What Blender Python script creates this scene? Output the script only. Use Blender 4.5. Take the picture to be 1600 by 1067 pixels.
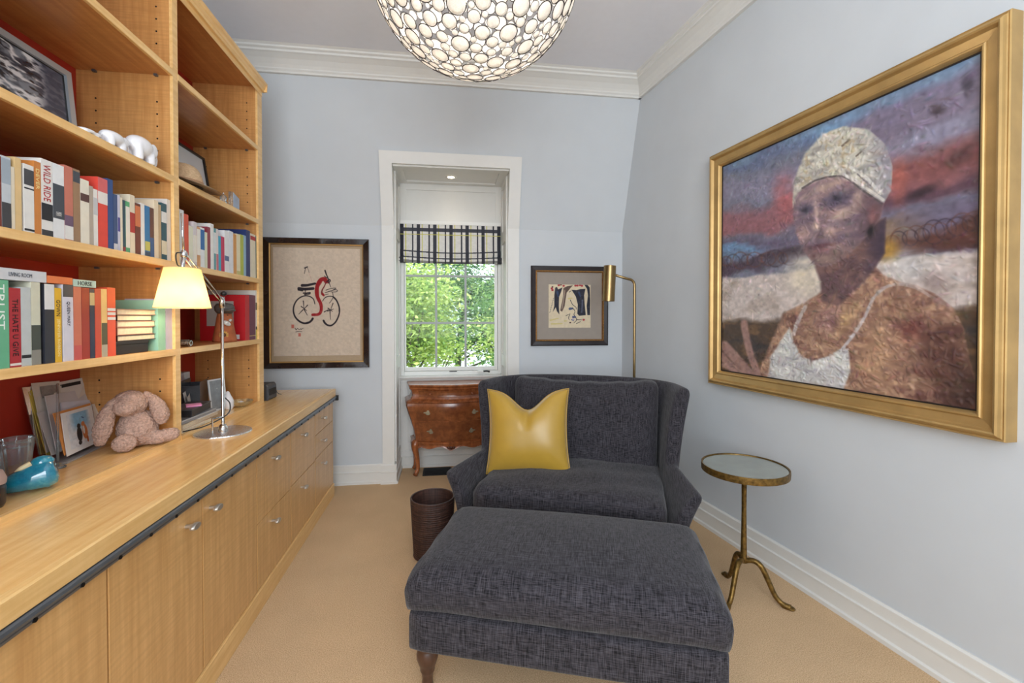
import bpy, bmesh, math, random
import numpy as np
from mathutils import Vector, Matrix

SC = bpy.context.scene
for _o in list(bpy.data.objects):
    bpy.data.objects.remove(_o, do_unlink=True)
COL = SC.collection
random.seed(7)
RNG = np.random.default_rng(7)
PI = math.pi

# ---------------------------------------------------------------- camera
F, CX, CY = 707.0, 800.0, 505.0            # focal length and principal point, in pixels of the 1600x1067 frame
PITCH, YAW, H = math.radians(-0.79), math.radians(8.05), 1.30
cam_d = bpy.data.cameras.new('camera')
cam = bpy.data.objects.new('camera', cam_d)
COL.objects.link(cam)
cam_d.sensor_width = 36.0
cam_d.lens = F / 1600.0 * 36.0
cam_d.shift_x = 0.0
cam_d.shift_y = -(533.5 - CY) / 1600.0
cam_d.clip_start = 0.02
cam.location = (0, 0, H)
cam.rotation_euler = (PI / 2 + PITCH, 0, -YAW)
SC.camera = cam

# ---------------------------------------------------------------- world, sun, lights, exposure
wd = bpy.data.worlds.new('sky'); SC.world = wd
wd.use_nodes = True
bg = wd.node_tree.nodes['Background']
bg.inputs['Color'].default_value = (0.86, 0.93, 1.0, 1)
bg.inputs['Strength'].default_value = 1.7
sun_d = bpy.data.lights.new('sun', 'SUN'); sun_d.energy = 4.0; sun_d.angle = 0.02
sun_d.color = (1.0, 0.96, 0.88)
sun = bpy.data.objects.new('sun', sun_d); COL.objects.link(sun)
sun.rotation_euler = Vector((0.42, 0.12, -0.9)).to_track_quat('-Z', 'Y').to_euler()
# area lamp added behind the camera, standing in for daylight from an unseen window
dl = bpy.data.lights.new('rear_fill_light', 'AREA'); dl.shape = 'RECTANGLE'
dl.size = 2.3; dl.size_y = 1.9; dl.energy = 86; dl.color = (0.87, 0.935, 1.0)
dlo = bpy.data.objects.new('rear_fill_light', dl); COL.objects.link(dlo)
dlo.location = (-0.1, -1.78, 1.8); dlo.rotation_euler = (PI / 2, 0, 0)
vs = SC.view_settings
vs.view_transform = 'Standard'; vs.look = 'None'; vs.gamma = 1.0; vs.exposure = 0.24
vs.use_curve_mapping = False

# ---------------------------------------------------------------- pixel -> place
_fw = np.array([math.sin(YAW) * math.cos(PITCH), math.cos(YAW) * math.cos(PITCH), math.sin(PITCH)])
_rt = np.array([math.cos(YAW), -math.sin(YAW), 0.0])
_up = np.cross(_rt, _fw)
EYE = np.array([0, 0, H])
def ray(x, y): return _rt * ((x - CX) / F) - _up * ((y - CY) / F) + _fw
def onZ(x, y, z): d = ray(x, y); return Vector(EYE + d * (z - H) / d[2])
def onY(x, y, Y): d = ray(x, y); return Vector(EYE + d * (Y / d[1]))
def onX(x, y, X): d = ray(x, y); return Vector(EYE + d * (X / d[0]))
def onP(x, y, p, n):
    d = ray(x, y); p = np.array(p, float); n = np.array(n, float)
    return Vector(EYE + d * (np.dot(p - EYE, n) / np.dot(d, n)))
def proj(P):
    v = np.asarray(P, float) - EYE
    w = v @ _fw
    return CX + F * (v @ _rt) / w, CY - F * (v @ _up) / w

# ---------------------------------------------------------------- materials
def lin(c):
    c = np.asarray(c, float) / 255.0
    return np.where(c <= 0.04045, c / 12.92, ((c + 0.055) / 1.055) ** 2.4)
def L4(c): l = lin(c); return (float(l[0]), float(l[1]), float(l[2]), 1.0)
_M = {}
def nmat(name):
    m = bpy.data.materials.new(name); m.use_nodes = True
    return m, m.node_tree.nodes, m.node_tree.links, m.node_tree.nodes['Principled BSDF']
def texco(N, Lk, scale, kind='Object'):
    tc = N.new('ShaderNodeTexCoord'); mp = N.new('ShaderNodeMapping')
    mp.inputs['Scale'].default_value = scale
    Lk.new(tc.outputs[kind], mp.inputs['Vector']); return mp.outputs['Vector']
def noise(N, Lk, vec, scale=1.0, detail=3, rough=0.5):
    n = N.new('ShaderNodeTexNoise'); n.inputs['Scale'].default_value = scale
    n.inputs['Detail'].default_value = detail; n.inputs['Roughness'].default_value = rough
    Lk.new(vec, n.inputs['Vector']); return n.outputs['Fac']
def ramp(N, Lk, fac, stops):
    r = N.new('ShaderNodeValToRGB'); els = r.color_ramp.elements
    while len(els) < len(stops): els.new(0.5)
    for e, (p, c) in zip(els, stops): e.position = p; e.color = c
    Lk.new(fac, r.inputs['Fac']); return r.outputs['Color']
def bump(N, Lk, h, bsdf, strength, dist):
    b = N.new('ShaderNodeBump'); b.inputs['Strength'].default_value = strength; b.inputs['Distance'].default_value = dist
    Lk.new(h, b.inputs['Height']); Lk.new(b.outputs['Normal'], bsdf.inputs['Normal'])
def mixc(N, Lk, fac, a, b, mode='MIX'):
    m = N.new('ShaderNodeMix'); m.data_type = 'RGBA'; m.blend_type = mode
    if isinstance(fac, (int, float)): m.inputs[0].default_value = fac
    else: Lk.new(fac, m.inputs[0])
    for i, v in ((6, a), (7, b)):
        if isinstance(v, tuple): m.inputs[i].default_value = v
        else: Lk.new(v, m.inputs[i])
    return m.outputs[2]
def plain(name, c, rough=0.5, metal=0.0, var=0.0, nscale=20, bmp=0.0, bd=0.002, spec=None, coat=0):
    """one colour with a little procedural unevenness"""
    if name in _M: return _M[name]
    m, N, Lk, B = nmat(name)
    B.inputs['Roughness'].default_value = rough; B.inputs['Metallic'].default_value = metal
    if spec is not None: B.inputs['Specular IOR Level'].default_value = spec
    if coat: B.inputs['Coat Weight'].default_value = coat; B.inputs['Coat Roughness'].default_value = 0.1
    col = L4(c)
    f = noise(N, Lk, texco(N, Lk, (nscale,) * 3), 1.0, 4)
    lo = tuple(v * (1 - var) for v in col[:3]) + (1,); hi = tuple(min(1, v * (1 + var)) for v in col[:3]) + (1,)
    Lk.new(ramp(N, Lk, f, [(0.3, lo), (0.7, hi)]), B.inputs['Base Color'])
    if bmp: bump(N, Lk, f, B, bmp, bd)
    _M[name] = m; return m
def wood(name, c0, c1, grain=(3, 60, 60), figure=(120, 6, 6), fig=0.35, rough=0.38, coat=0.25, bmp=0.05):
    """grain stretched along the axis with the small scale, cross figure over it"""
    if name in _M: return _M[name]
    m, N, Lk, B = nmat(name)
    g = noise(N, Lk, texco(N, Lk, grain), 1.0, 5, 0.6)
    a = ramp(N, Lk, g, [(0.3, L4(c0)), (0.7, L4(c1))])
    q = noise(N, Lk, texco(N, Lk, figure), 1.0, 3, 0.6)
    dark = tuple(v * 0.82 for v in L4(c0)[:3]) + (1,)
    qf = ramp(N, Lk, q, [(0.42, (0, 0, 0, 1)), (0.62, (fig, fig, fig, 1))])
    sp = N.new('ShaderNodeSeparateColor'); Lk.new(qf, sp.inputs[0])
    Lk.new(mixc(N, Lk, sp.outputs[0], a, dark), B.inputs['Base Color'])
    B.inputs['Roughness'].default_value = rough; B.inputs['Coat Weight'].default_value = coat
    B.inputs['Coat Roughness'].default_value = 0.25
    if bmp: bump(N, Lk, g, B, bmp, 0.001)
    _M[name] = m; return m
def weave(name, c0, c1, s=1.0, rough=0.95, bmp=0.3):
    if name in _M: return _M[name]
    m, N, Lk, B = nmat(name)
    a = noise(N, Lk, texco(N, Lk, (14 * s, 330 * s, 330 * s)), 1.0, 2)
    b = noise(N, Lk, texco(N, Lk, (330 * s, 14 * s, 14 * s)), 1.0, 2)
    mx = N.new('ShaderNodeMath'); mx.operation = 'ADD'; Lk.new(a, mx.inputs[0]); Lk.new(b, mx.inputs[1])
    hf = N.new('ShaderNodeMath'); hf.operation = 'MULTIPLY'; hf.inputs[1].default_value = 0.5; Lk.new(mx.outputs[0], hf.inputs[0])
    Lk.new(ramp(N, Lk, hf.outputs[0], [(0.40, L4(c0)), (0.62, L4(c1))]), B.inputs['Base Color'])
    B.inputs['Roughness'].default_value = rough; B.inputs['Specular IOR Level'].default_value = 0.15
    B.inputs['Sheen Weight'].default_value = 0.15
    bump(N, Lk, hf.outputs[0], B, bmp, 0.002)
    _M[name] = m; return m
def glassy(name, c=(255, 255, 255), rough=0.02, alpha=0.25, fk=1.0):
    """thin clear plastic or glass: mostly transparent with a glossy coat"""
    if name in _M: return _M[name]
    m, N, Lk, B = nmat(name)
    out = N['Material Output']
    tr = N.new('ShaderNodeBsdfTransparent'); tr.inputs[0].default_value = L4(c)
    gl = N.new('ShaderNodeBsdfGlossy'); gl.inputs['Roughness'].default_value = rough; gl.inputs[0].default_value = L4(c)
    fr = N.new('ShaderNodeFresnel'); fr.inputs[0].default_value = 1.45
    ad = N.new('ShaderNodeMath'); ad.operation = 'MULTIPLY_ADD'; ad.inputs[1].default_value = fk; ad.inputs[2].default_value = 0.0; Lk.new(fr.outputs[0], ad.inputs[0])
    mx = N.new('ShaderNodeMixShader'); Lk.new(ad.outputs[0], mx.inputs[0]); Lk.new(tr.outputs[0], mx.inputs[1]); Lk.new(gl.outputs[0], mx.inputs[2])
    df = N.new('ShaderNodeBsdfDiffuse'); df.inputs[0].default_value = L4(c)
    m2 = N.new('ShaderNodeMixShader'); m2.inputs[0].default_value = alpha; Lk.new(mx.outputs[0], m2.inputs[1]); Lk.new(df.outputs[0], m2.inputs[2])
    Lk.new(m2.outputs[0], out.inputs['Surface'])
    _M[name] = m; return m
def painted(name, rough=0.6, bmp=0.0, nscale=300, metal=0.0):
    """colour comes from the mesh's own colour attribute (paint, print, dye)"""
    if name in _M: return _M[name]
    m, N, Lk, B = nmat(name)
    a = N.new('ShaderNodeVertexColor'); a.layer_name = 'paint'
    Lk.new(a.outputs[0], B.inputs['Base Color']); B.inputs['Roughness'].default_value = rough
    B.inputs['Metallic'].default_value = metal
    if bmp: bump(N, Lk, noise(N, Lk, texco(N, Lk, (nscale,) * 3), 1.0, 4), B, bmp, 0.001)
    _M[name] = m; return m
def glow(name, c, strength):
    if name in _M: return _M[name]
    m, N, Lk, B = nmat(name)
    B.inputs['Base Color'].default_value = L4(c); B.inputs['Emission Color'].default_value = L4(c)
    B.inputs['Emission Strength'].default_value = strength
    _M[name] = m; return m

# ---------------------------------------------------------------- mesh building
class MB:
    def __init__(s): s.v = []; s.f = []
    def add(s, vs_, fs):
        b = len(s.v); s.v += [tuple(v) for v in vs_]; s.f += [tuple(b + i for i in f) for f in fs]; return s
    def box(s, x0, x1, y0, y1, z0, z1):
        return s.add([(x0, y0, z0), (x1, y0, z0), (x1, y1, z0), (x0, y1, z0), (x0, y0, z1), (x1, y0, z1), (x1, y1, z1), (x0, y1, z1)],
                     [(0, 3, 2, 1), (4, 5, 6, 7), (0, 1, 5, 4), (1, 2, 6, 5), (2, 3, 7, 6), (3, 0, 4, 7)])
    def hexa(s, p):   # eight corners in the order of box()
        return s.add(p, [(0, 3, 2, 1), (4, 5, 6, 7), (0, 1, 5, 4), (1, 2, 6, 5), (2, 3, 7, 6), (3, 0, 4, 7)])
    def prism(s, prof, a, b, fn):
        """closed 2-D profile swept from a to b; fn(u, v, t) gives the point"""
        n = len(prof)
        s.add([fn(u, v, a) for u, v in prof] + [fn(u, v, b) for u, v in prof],
              [(i, (i + 1) % n, n + (i + 1) % n, n + i) for i in range(n)] + [tuple(range(n))[::-1], tuple(range(n, 2 * n))])
        return s
    def lathe(s, prof, seg=32, c=(0, 0, 0), closed=False):
        n = len(prof); vs_ = []; fs = []
        for k in range(seg):
            a = 2 * PI * k / seg
            for r, z in prof: vs_.append((c[0] + r * math.cos(a), c[1] + r * math.sin(a), c[2] + z))
        for k in range(seg):
            k2 = (k + 1) % seg
            for i in range(n - 1 + (1 if closed else 0)):
                j = (i + 1) % n
                fs.append((k * n + i, k2 * n + i, k2 * n + j, k * n + j))
        return s.add(vs_, fs)
    def tube(s, pts, rad, seg=10, cap=True, flat=None):
        pts = [Vector(p) for p in pts]; n = len(pts)
        if isinstance(rad, (int, float)): rad = [rad] * n
        vs_ = []; fs = []; ref = None
        for i in range(n):
            t = (pts[min(i + 1, n - 1)] - pts[max(i - 1, 0)]).normalized()
            if ref is None:
                ref = Vector((0, 0, 1)) if abs(t.z) < 0.9 else Vector((1, 0, 0))
            a = t.cross(ref).normalized(); b = a.cross(t).normalized(); ref = b
            for k in range(seg):
                w = 2 * PI * k / seg
                vs_.append(pts[i] + a * math.cos(w) * rad[i] + b * math.sin(w) * rad[i] * (flat or 1))
        for i in range(n - 1):
            for k in range(seg):
                k2 = (k + 1) % seg
                fs.append((i * seg + k, i * seg + k2, (i + 1) * seg + k2, (i + 1) * seg + k))
        if cap: fs += [tuple(range(seg))[::-1], tuple((n - 1) * seg + k for k in range(seg))]
        return s.add(vs_, fs)
    def ball(s, c, r, seg=16, rings=10, M=None):
        if isinstance(r, (int, float)): r = (r, r, r)
        vs_ = []; fs = []
        for i in range(rings + 1):
            t = PI * i / rings
            for k in range(seg):
                a = 2 * PI * k / seg
                p = Vector((r[0] * math.sin(t) * math.cos(a), r[1] * math.sin(t) * math.sin(a), r[2] * math.cos(t)))
                if M: p = M @ p
                vs_.append(Vector(c) + p)
        for i in range(rings):
            for k in range(seg):
                k2 = (k + 1) % seg
                fs.append((i * seg + k, (i + 1) * seg + k, (i + 1) * seg + k2, i * seg + k2))
        return s.add(vs_, fs)
    def grid(s, nu, nv, fn, closed_u=False):
        vs_ = [fn(i / (nu - (0 if closed_u else 1)), j / (nv - 1)) for j in range(nv) for i in range(nu)]
        fs = []
        for j in range(nv - 1):
            for i in range(nu if closed_u else nu - 1):
                i2 = (i + 1) % nu
                fs.append((j * nu + i, j * nu + i2, (j + 1) * nu + i2, (j + 1) * nu + i))
        return s.add(vs_, fs)
    def build(s, name, mat, parent=None, smooth=False, bevel=0, subsurf=0, merge=False):
        me = bpy.data.meshes.new(name)
        me.from_pydata([tuple(v) for v in s.v], [], s.f)
        if merge or smooth:
            bm = bmesh.new(); bm.from_mesh(me)
            bmesh.ops.remove_doubles(bm, verts=bm.verts, dist=1e-5)
            bmesh.ops.recalc_face_normals(bm, faces=bm.faces)
            bm.to_mesh(me); bm.free()
        me.materials.append(mat)
        if smooth:
            me.polygons.foreach_set('use_smooth', [True] * len(me.polygons))
        o = bpy.data.objects.new(name, me); COL.objects.link(o)
        if parent: o.parent = parent
        if bevel:
            b = o.modifiers.new('bevel', 'BEVEL'); b.width = bevel; b.segments = 2; b.limit_method = 'ANGLE'; b.angle_limit = 0.7
        if subsurf:
            q = o.modifiers.new('subsurf', 'SUBSURF'); q.levels = subsurf; q.render_levels = subsurf
        return o
def smooth_by_angle(o, ang=0.6):
    bm = bmesh.new(); bm.from_mesh(o.data)
    for e in bm.edges:
        if len(e.link_faces) == 2 and e.calc_face_angle(0) > ang: e.smooth = False
    bm.to_mesh(o.data); bm.free(); return o
def tag(o, label=None, cat=None, group=None, kind=None):
    if label: o['label'] = label
    if cat: o['category'] = cat
    if group: o['group'] = group
    if kind: o['kind'] = kind
    return o
def thing(name, loc, label, cat, rz=0.0, group=None):
    o = bpy.data.objects.new(name, None); COL.objects.link(o)
    o.location = loc; o.rotation_euler = (0, 0, rz); o.empty_display_size = 0.05
    return tag(o, label, cat, group)
def struct(mb, name, mat, **k):
    o = mb.build(name, mat, **k); o['kind'] = 'structure'; return o
def share(src, name, parent, M):
    """another object on the same mesh"""
    o = bpy.data.objects.new(name, src.data); COL.objects.link(o); o.parent = parent
    o.matrix_local = M; return o
def paint_grid(name, P, C, mat, parent=None, smooth=True):
    """P (h, w, 3) points and C (h, w, 3) sRGB 0..255 -> a mesh with its own colour attribute"""
    h, w = P.shape[:2]
    me = bpy.data.meshes.new(name)
    idx = np.arange(h * w).reshape(h, w)
    fs = np.stack([idx[:-1, :-1], idx[:-1, 1:], idx[1:, 1:], idx[1:, :-1]], -1).reshape(-1, 4)
    nv, nf = h * w, len(fs)
    me.vertices.add(nv); me.vertices.foreach_set('co', P.reshape(-1).astype(np.float32))
    me.loops.add(nf * 4); me.loops.foreach_set('vertex_index', fs.reshape(-1).astype(np.int32))
    me.polygons.add(nf); me.polygons.foreach_set('loop_start', np.arange(0, nf * 4, 4, dtype=np.int32))
    me.update(calc_edges=True); me.validate()
    at = me.color_attributes.new('paint', 'FLOAT_COLOR', 'POINT')
    rgba = np.ones((nv, 4), np.float32); rgba[:, :3] = lin(np.clip(C.reshape(-1, 3), 0, 255))
    at.data.foreach_set('color', rgba.reshape(-1))
    me.materials.append(mat)
    if smooth: me.polygons.foreach_set('use_smooth', [True] * nf)
    o = bpy.data.objects.new(name, me); COL.objects.link(o)
    if parent: o.parent = parent
    return o
def lettering(text, mat, parent, origin, xdir, ydir, size, fit=None, depth=0.0003, name='lettering', bold=0.0):
    """flat raised print: xdir is the reading direction, ydir the letters' up; origin is the centre"""
    cu = bpy.data.curves.new('t', 'FONT'); cu.body = text; cu.size = 1.0; cu.extrude = 0.02
    cu.align_x = 'CENTER'; cu.align_y = 'CENTER'; cu.resolution_u = 2; cu.offset = bold
    to = bpy.data.objects.new('t', cu); COL.objects.link(to)
    dg = bpy.context.evaluated_depsgraph_get()
    me = bpy.data.meshes.new_from_object(to.evaluated_get(dg))
    bpy.data.objects.remove(to, do_unlink=True)
    co = np.zeros(len(me.vertices) * 3, np.float32); me.vertices.foreach_get('co', co); co = co.reshape(-1, 3)
    if len(co) == 0: return None
    mn, mx = co.min(0), co.max(0); c = (mn + mx) / 2; ext = mx - mn
    sx = sy = size / max(ext[1], 1e-6)
    if fit: sx = fit / max(ext[0], 1e-6)
    X = np.array(xdir, float); Yv = np.array(ydir, float); Z = np.cross(X, Yv)
    loc = (co[:, :1] - c[0]) * sx * X + (co[:, 1:2] - c[1]) * sy * Yv + (co[:, 2:3] / 0.02) * depth * Z + np.array(origin, float)
    me.vertices.foreach_set('co', loc.astype(np.float32).reshape(-1))
    me.materials.clear(); me.materials.append(mat); me.update()
    o = bpy.data.objects.new(name, me); COL.objects.link(o); o.parent = parent; return o
def vnoise(h, w, sx, sy, seed, oct_=3):
    """value noise on a canvas: sx, sy cells across and down"""
    r = np.random.default_rng(seed); out = np.zeros((h, w)); amp = 1; tot = 0
    for o in range(oct_):
        nx, ny = int(sx * 2 ** o) + 2, int(sy * 2 ** o) + 2
        g = r.random((ny + 1, nx + 1))
        xs = np.linspace(0, nx - 1.001, w); ys = np.linspace(0, ny - 1.001, h)
        xi, yi = xs.astype(int), ys.astype(int); fx, fy = xs - xi, ys - yi
        fx = fx * fx * (3 - 2 * fx); fy = fy * fy * (3 - 2 * fy)
        a = g[yi][:, xi] * (1 - fx) + g[yi][:, xi + 1] * fx
        b = g[yi + 1][:, xi] * (1 - fx) + g[yi + 1][:, xi + 1] * fx
        out += amp * (a * (1 - fy)[:, None] + b * fy[:, None]); tot += amp; amp *= 0.5
    return out / tot
def seg_dist(PX, PY, pts):
    """distance of every sample to a polyline, and the position 0..1 along it"""
    D = np.full(PX.shape, 1e9); T = np.zeros(PX.shape); n = len(pts) - 1
    for i in range(n):
        (x0, y0), (x1, y1) = pts[i], pts[i + 1]
        dx, dy = x1 - x0, y1 - y0
        t = np.clip(((PX - x0) * dx + (PY - y0) * dy) / max(dx * dx + dy * dy, 1e-9), 0, 1)
        d = np.hypot(PX - x0 - t * dx, PY - y0 - t * dy)
        k = d < D; D = np.where(k, d, D); T = np.where(k, (i + t) / n, T)
    return D, T
def spline(pts, n=8):
    """smooth curve through the points (Catmull-Rom)"""
    P = [np.array(p, float) for p in pts]; P = [2 * P[0] - P[1]] + P + [2 * P[-1] - P[-2]]; out = []
    for i in range(1, len(P) - 2):
        for k in range(n):
            t = k / n
            out.append(0.5 * (2 * P[i] + (P[i + 1] - P[i - 1]) * t + (2 * P[i - 1] - 5 * P[i] + 4 * P[i + 1] - P[i + 2]) * t * t
                              + (3 * P[i] - P[i - 1] - 3 * P[i + 1] + P[i + 2]) * t ** 3))
    out.append(P[-2]); return [tuple(p) for p in out]
def in_poly(PX, PY, pts):
    c = np.zeros(PX.shape, bool); n = len(pts)
    for i in range(n):
        (x0, y0), (x1, y1) = pts[i], pts[(i + 1) % n]
        if y0 == y1: continue
        k = ((y0 > PY) != (y1 > PY)) & (PX < (x1 - x0) * (PY - y0) / (y1 - y0) + x0); c ^= k
    return c
def poly_mask(PX, PY, pts, soft):
    """1 inside, 0 outside, with a soft edge"""
    ins = in_poly(PX, PY, pts); D, _ = seg_dist(PX, PY, list(pts) + [pts[0]])
    return np.clip(0.5 + np.where(ins, D, -D) / (2 * soft), 0, 1)
def over(C, col, a):
    col = np.asarray(col, float)
    return C * (1 - a[..., None]) + (col if col.ndim == 3 else col) * a[..., None]
# ================================================================ the room
YB = 3.645                                   # back wall, lower upright part
CORNER = onY(972, 480, YB); XR = CORNER.x    # back right corner
SK = 0.135                                   # the right wall runs a little askew
WN = Vector((-1, -SK, 0)).normalized()       # right wall's normal, into the room
WU = Vector((SK, -1, 0)).normalized()        # along the right wall, towards the viewer
def rw(t, z, off=0.0):                       # t metres along the right wall from the corner
    return Vector((XR, YB, 0)) + WU * t + WN * off + Vector((0, 0, z))
ZK = onY(972, 363, YB).z                     # where the back wall starts to lean in
LEAN = 0.27
def yb(z): return YB - max(0.0, z - ZK) * LEAN
ZCR = onP(1000, 155.9, rw(0, 0), WN).z       # lower edge of the crown
ZC = ZCR + 0.135                             # ceiling
XL, YR = -1.49, -1.75                        # left wall, rear wall

m_wall = plain('wall_paint', (205, 210, 214), 0.75, var=0.015, nscale=6, bmp=0.02)
m_ceil = plain('ceiling_paint', (238, 239, 245), 0.8, var=0.01)
m_trim = plain('trim_paint', (226, 225, 220), 0.42, var=0.01)
m_white = plain('window_white', (236, 236, 232), 0.35, var=0.01)

def carpet():
    m, N, Lk, B = nmat('carpet')
    a = noise(N, Lk, texco(N, Lk, (260, 260, 260)), 1.0, 2, 0.7)
    b = noise(N, Lk, texco(N, Lk, (3, 3, 3)), 1.0, 4, 0.6)
    c = ramp(N, Lk, a, [(0.32, L4((194, 158, 118))), (0.68, L4((240, 209, 170)))])
    d = ramp(N, Lk, b, [(0.3, (0.90, 0.90, 0.90, 1)), (0.7, (1.0, 1.0, 1.0, 1))])
    Lk.new(mixc(N, Lk, 1.0, c, d, 'MULTIPLY'), B.inputs['Base Color'])
    B.inputs['Roughness'].default_value = 1.0; B.inputs['Specular IOR Level'].default_value = 0.05
    bump(N, Lk, a, B, 0.6, 0.006)
    return m
m_carpet = carpet()
m_dark = plain('dark_gap', (30, 26, 24), 0.8)

# alcove (dormer) limits
CF = 3.622                                    # face of the casing, lower part
AX0 = onY(615.6, 420, CF).x; AX1 = onY(793.6, 420, CF).x
OX0 = onY(596.5, 420, CF).x; OX1 = onY(811.4, 420, CF).x
YW = 3.99                                     # inner face of the window wall
def on_lean(x, y, off=0.0): return onP(x, y, (0, YB - off, ZK), (0, 1, LEAN))
ZA = (on_lean(612.1, 255.1, 0.022).z + on_lean(796.2, 262.8, 0.022).z) / 2     # alcove ceiling
ZO = (on_lean(591.5, 234, 0.022).z + on_lean(816.5, 245.4, 0.022).z) / 2       # top of the casing
WX0 = AX0 + 0.012; WX1 = AX1 - 0.012
WZ0 = onY(700, 586, YW).z                      # window opening bottom
WZ1 = WZ0 + 1.26

struct(MB().box(-1.6, 2.35, YR - 0.1, 4.12, -0.06, 0), 'floor', m_carpet)
struct(MB().box(-1.6, 2.35, YR - 0.1, 4.12, ZC, ZC + 0.06), 'ceiling', m_ceil)
struct(MB().box(XL - 0.08, XL, YR - 0.1, 3.8, 0, ZC), 'wall_left', m_wall)
b = MB()
T = 0.10
b.hexa([rw(-0.1, 0), rw(5.5, 0), rw(5.5, 0, -T), rw(-0.1, 0, -T), rw(-0.1, ZC), rw(5.5, ZC), rw(5.5, ZC, -T), rw(-0.1, ZC, -T)])
struct(b, 'wall_right', m_wall)
# back wall: upright part, then leaning part, left and right of the alcove and above it
b = MB()
def slab(x0, x1, z0, z1, y0, y1, th=0.04):
    b.hexa([(x0, y0, z0), (x1, y0, z0), (x1, y0 + th, z0), (x0, y0 + th, z0), (x0, y1, z1), (x1, y1, z1), (x1, y1 + th, z1), (x0, y1 + th, z1)])
for x0, x1 in ((XL, AX0 - 0.01), (AX1 + 0.01, XR + 0.25)):
    slab(x0, x1, 0, ZK, YB, YB); slab(x0, x1, ZK, ZC, YB, yb(ZC))
slab(AX0 - 0.01, AX1 + 0.01, ZA + 0.005, ZC, yb(ZA + 0.005), yb(ZC))
struct(b, 'wall_back', m_wall)
# unseen rear wall, its wide opening added to let the fill light in
b = MB()
b.box(-1.6, -1.1, YR - 0.1, YR, 0, ZC).box(1.3, 2.35, YR - 0.1, YR, 0, ZC)
b.box(-1.1, 1.3, YR - 0.1, YR, 0, 0.75).box(-1.1, 1.3, YR - 0.1, YR, 2.75, ZC)
struct(b, 'wall_rear', m_wall)

# alcove shell, panelled
def raised_frame(b, fn, u0, u1, v0, v1, w=0.045, d=0.012):
    """a flat rail frame standing proud of a panel; fn(u, v, depth)"""
    for a0, a1, c0, c1 in ((u0, u1, v0, v0 + w), (u0, u1, v1 - w, v1), (u0, u0 + w, v0 + w, v1 - w), (u1 - w, u1, v0 + w, v1 - w)):
        p = [fn(a0, c0, 0), fn(a1, c0, 0), fn(a1, c1, 0), fn(a0, c1, 0), fn(a0, c0, d), fn(a1, c0, d), fn(a1, c1, d), fn(a0, c1, d)]
        b.hexa(p)
def alcove_side(name, x, sgn):
    b = MB()
    zk = ZK; ya = yb(ZA)
    b.hexa([(x, YB - .0, 0), (x, YW + .08, 0), (x - sgn * .05, YW + .08, 0), (x - sgn * .05, YB, 0), (x, YB, zk), (x, YW + .08, zk), (x - sgn * .05, YW + .08, zk), (x - sgn * .05, YB, zk)])
    b.hexa([(x, YB, zk), (x, YW + .08, zk), (x - sgn * .05, YW + .08, zk), (x - sgn * .05, YB, zk), (x, ya, ZA), (x, YW + .08, ZA), (x - sgn * .05, YW + .08, ZA), (x - sgn * .05, ya, ZA)])
    fn = lambda u, v, d: (x + sgn * d, u, v)
    for v0, v1 in ((0.16, 0.93), (0.93, 1.98), (1.98, ZA - .003)):
        raised_frame(b, fn, YB + 0.005, YW - 0.005, v0, v1, 0.05)
    return struct(b, name, m_trim)
alcove_side('wall_alcove_left', AX0, 1)
alcove_side('wall_alcove_right', AX1, -1)
b = MB()
b.box(AX0, AX1, YW, YW + 0.08, 0, WZ0).box(AX0, AX1, YW, YW + 0.08, WZ1, ZA)
b.box(AX0, WX0, YW, YW + 0.08, WZ0, WZ1).box(WX1, AX1, YW, YW + 0.08, WZ0, WZ1)
raised_frame(b, lambda u, v, d: (u, YW - d, v), AX0 + .002, AX1 - .002, WZ1 + .04, ZA - .002, 0.06)
raised_frame(b, lambda u, v, d: (u, YW - d, v), AX0 + .002, AX1 - .002, 0.15, WZ0 - 0.05, 0.07)
struct(b, 'wall_alcove_back', m_trim)
b = MB()
b.hexa([(AX0 - .01, yb(ZA) - .0, ZA), (AX1 + .01, yb(ZA), ZA), (AX1 + .01, YW + .08, ZA), (AX0 - .01, YW + .08, ZA),
        (AX0 - .01, yb(ZA + .004), ZA + .02), (AX1 + .01, yb(ZA + .004), ZA + .02), (AX1 + .01, YW + .08, ZA + .02), (AX0 - .01, YW + .08, ZA + .02)])
raised_frame(b, lambda u, v, d: (u, v, ZA - d), AX0 + .002, AX1 - .002, yb(ZA) + .004, YW - .004, 0.07)
struct(b, 'ceiling_alcove', m_trim)

# casing round the alcove, following the bend of the wall
b = MB()
th = 0.022
def casing_leg(x0, x1):
    b.box(x0, x1, YB - th, YB, 0.0, ZK)
    zt = ZO
    b.hexa([(x0, YB - th, ZK), (x1, YB - th, ZK), (x1, YB, ZK), (x0, YB, ZK), (x0, yb(zt) - th, zt), (x1, yb(zt) - th, zt), (x1, yb(zt), zt), (x0, yb(zt), zt)])
casing_leg(OX0, AX0); casing_leg(AX1, OX1)
b.hexa([(AX0, yb(ZA) - th, ZA), (AX1, yb(ZA) - th, ZA), (AX1, yb(ZA), ZA), (AX0, yb(ZA), ZA), (AX0, yb(ZO) - th, ZO), (AX1, yb(ZO) - th, ZO), (AX1, yb(ZO), ZO), (AX0, yb(ZO), ZO)])
struct(b, 'trim_1', m_trim)

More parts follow.
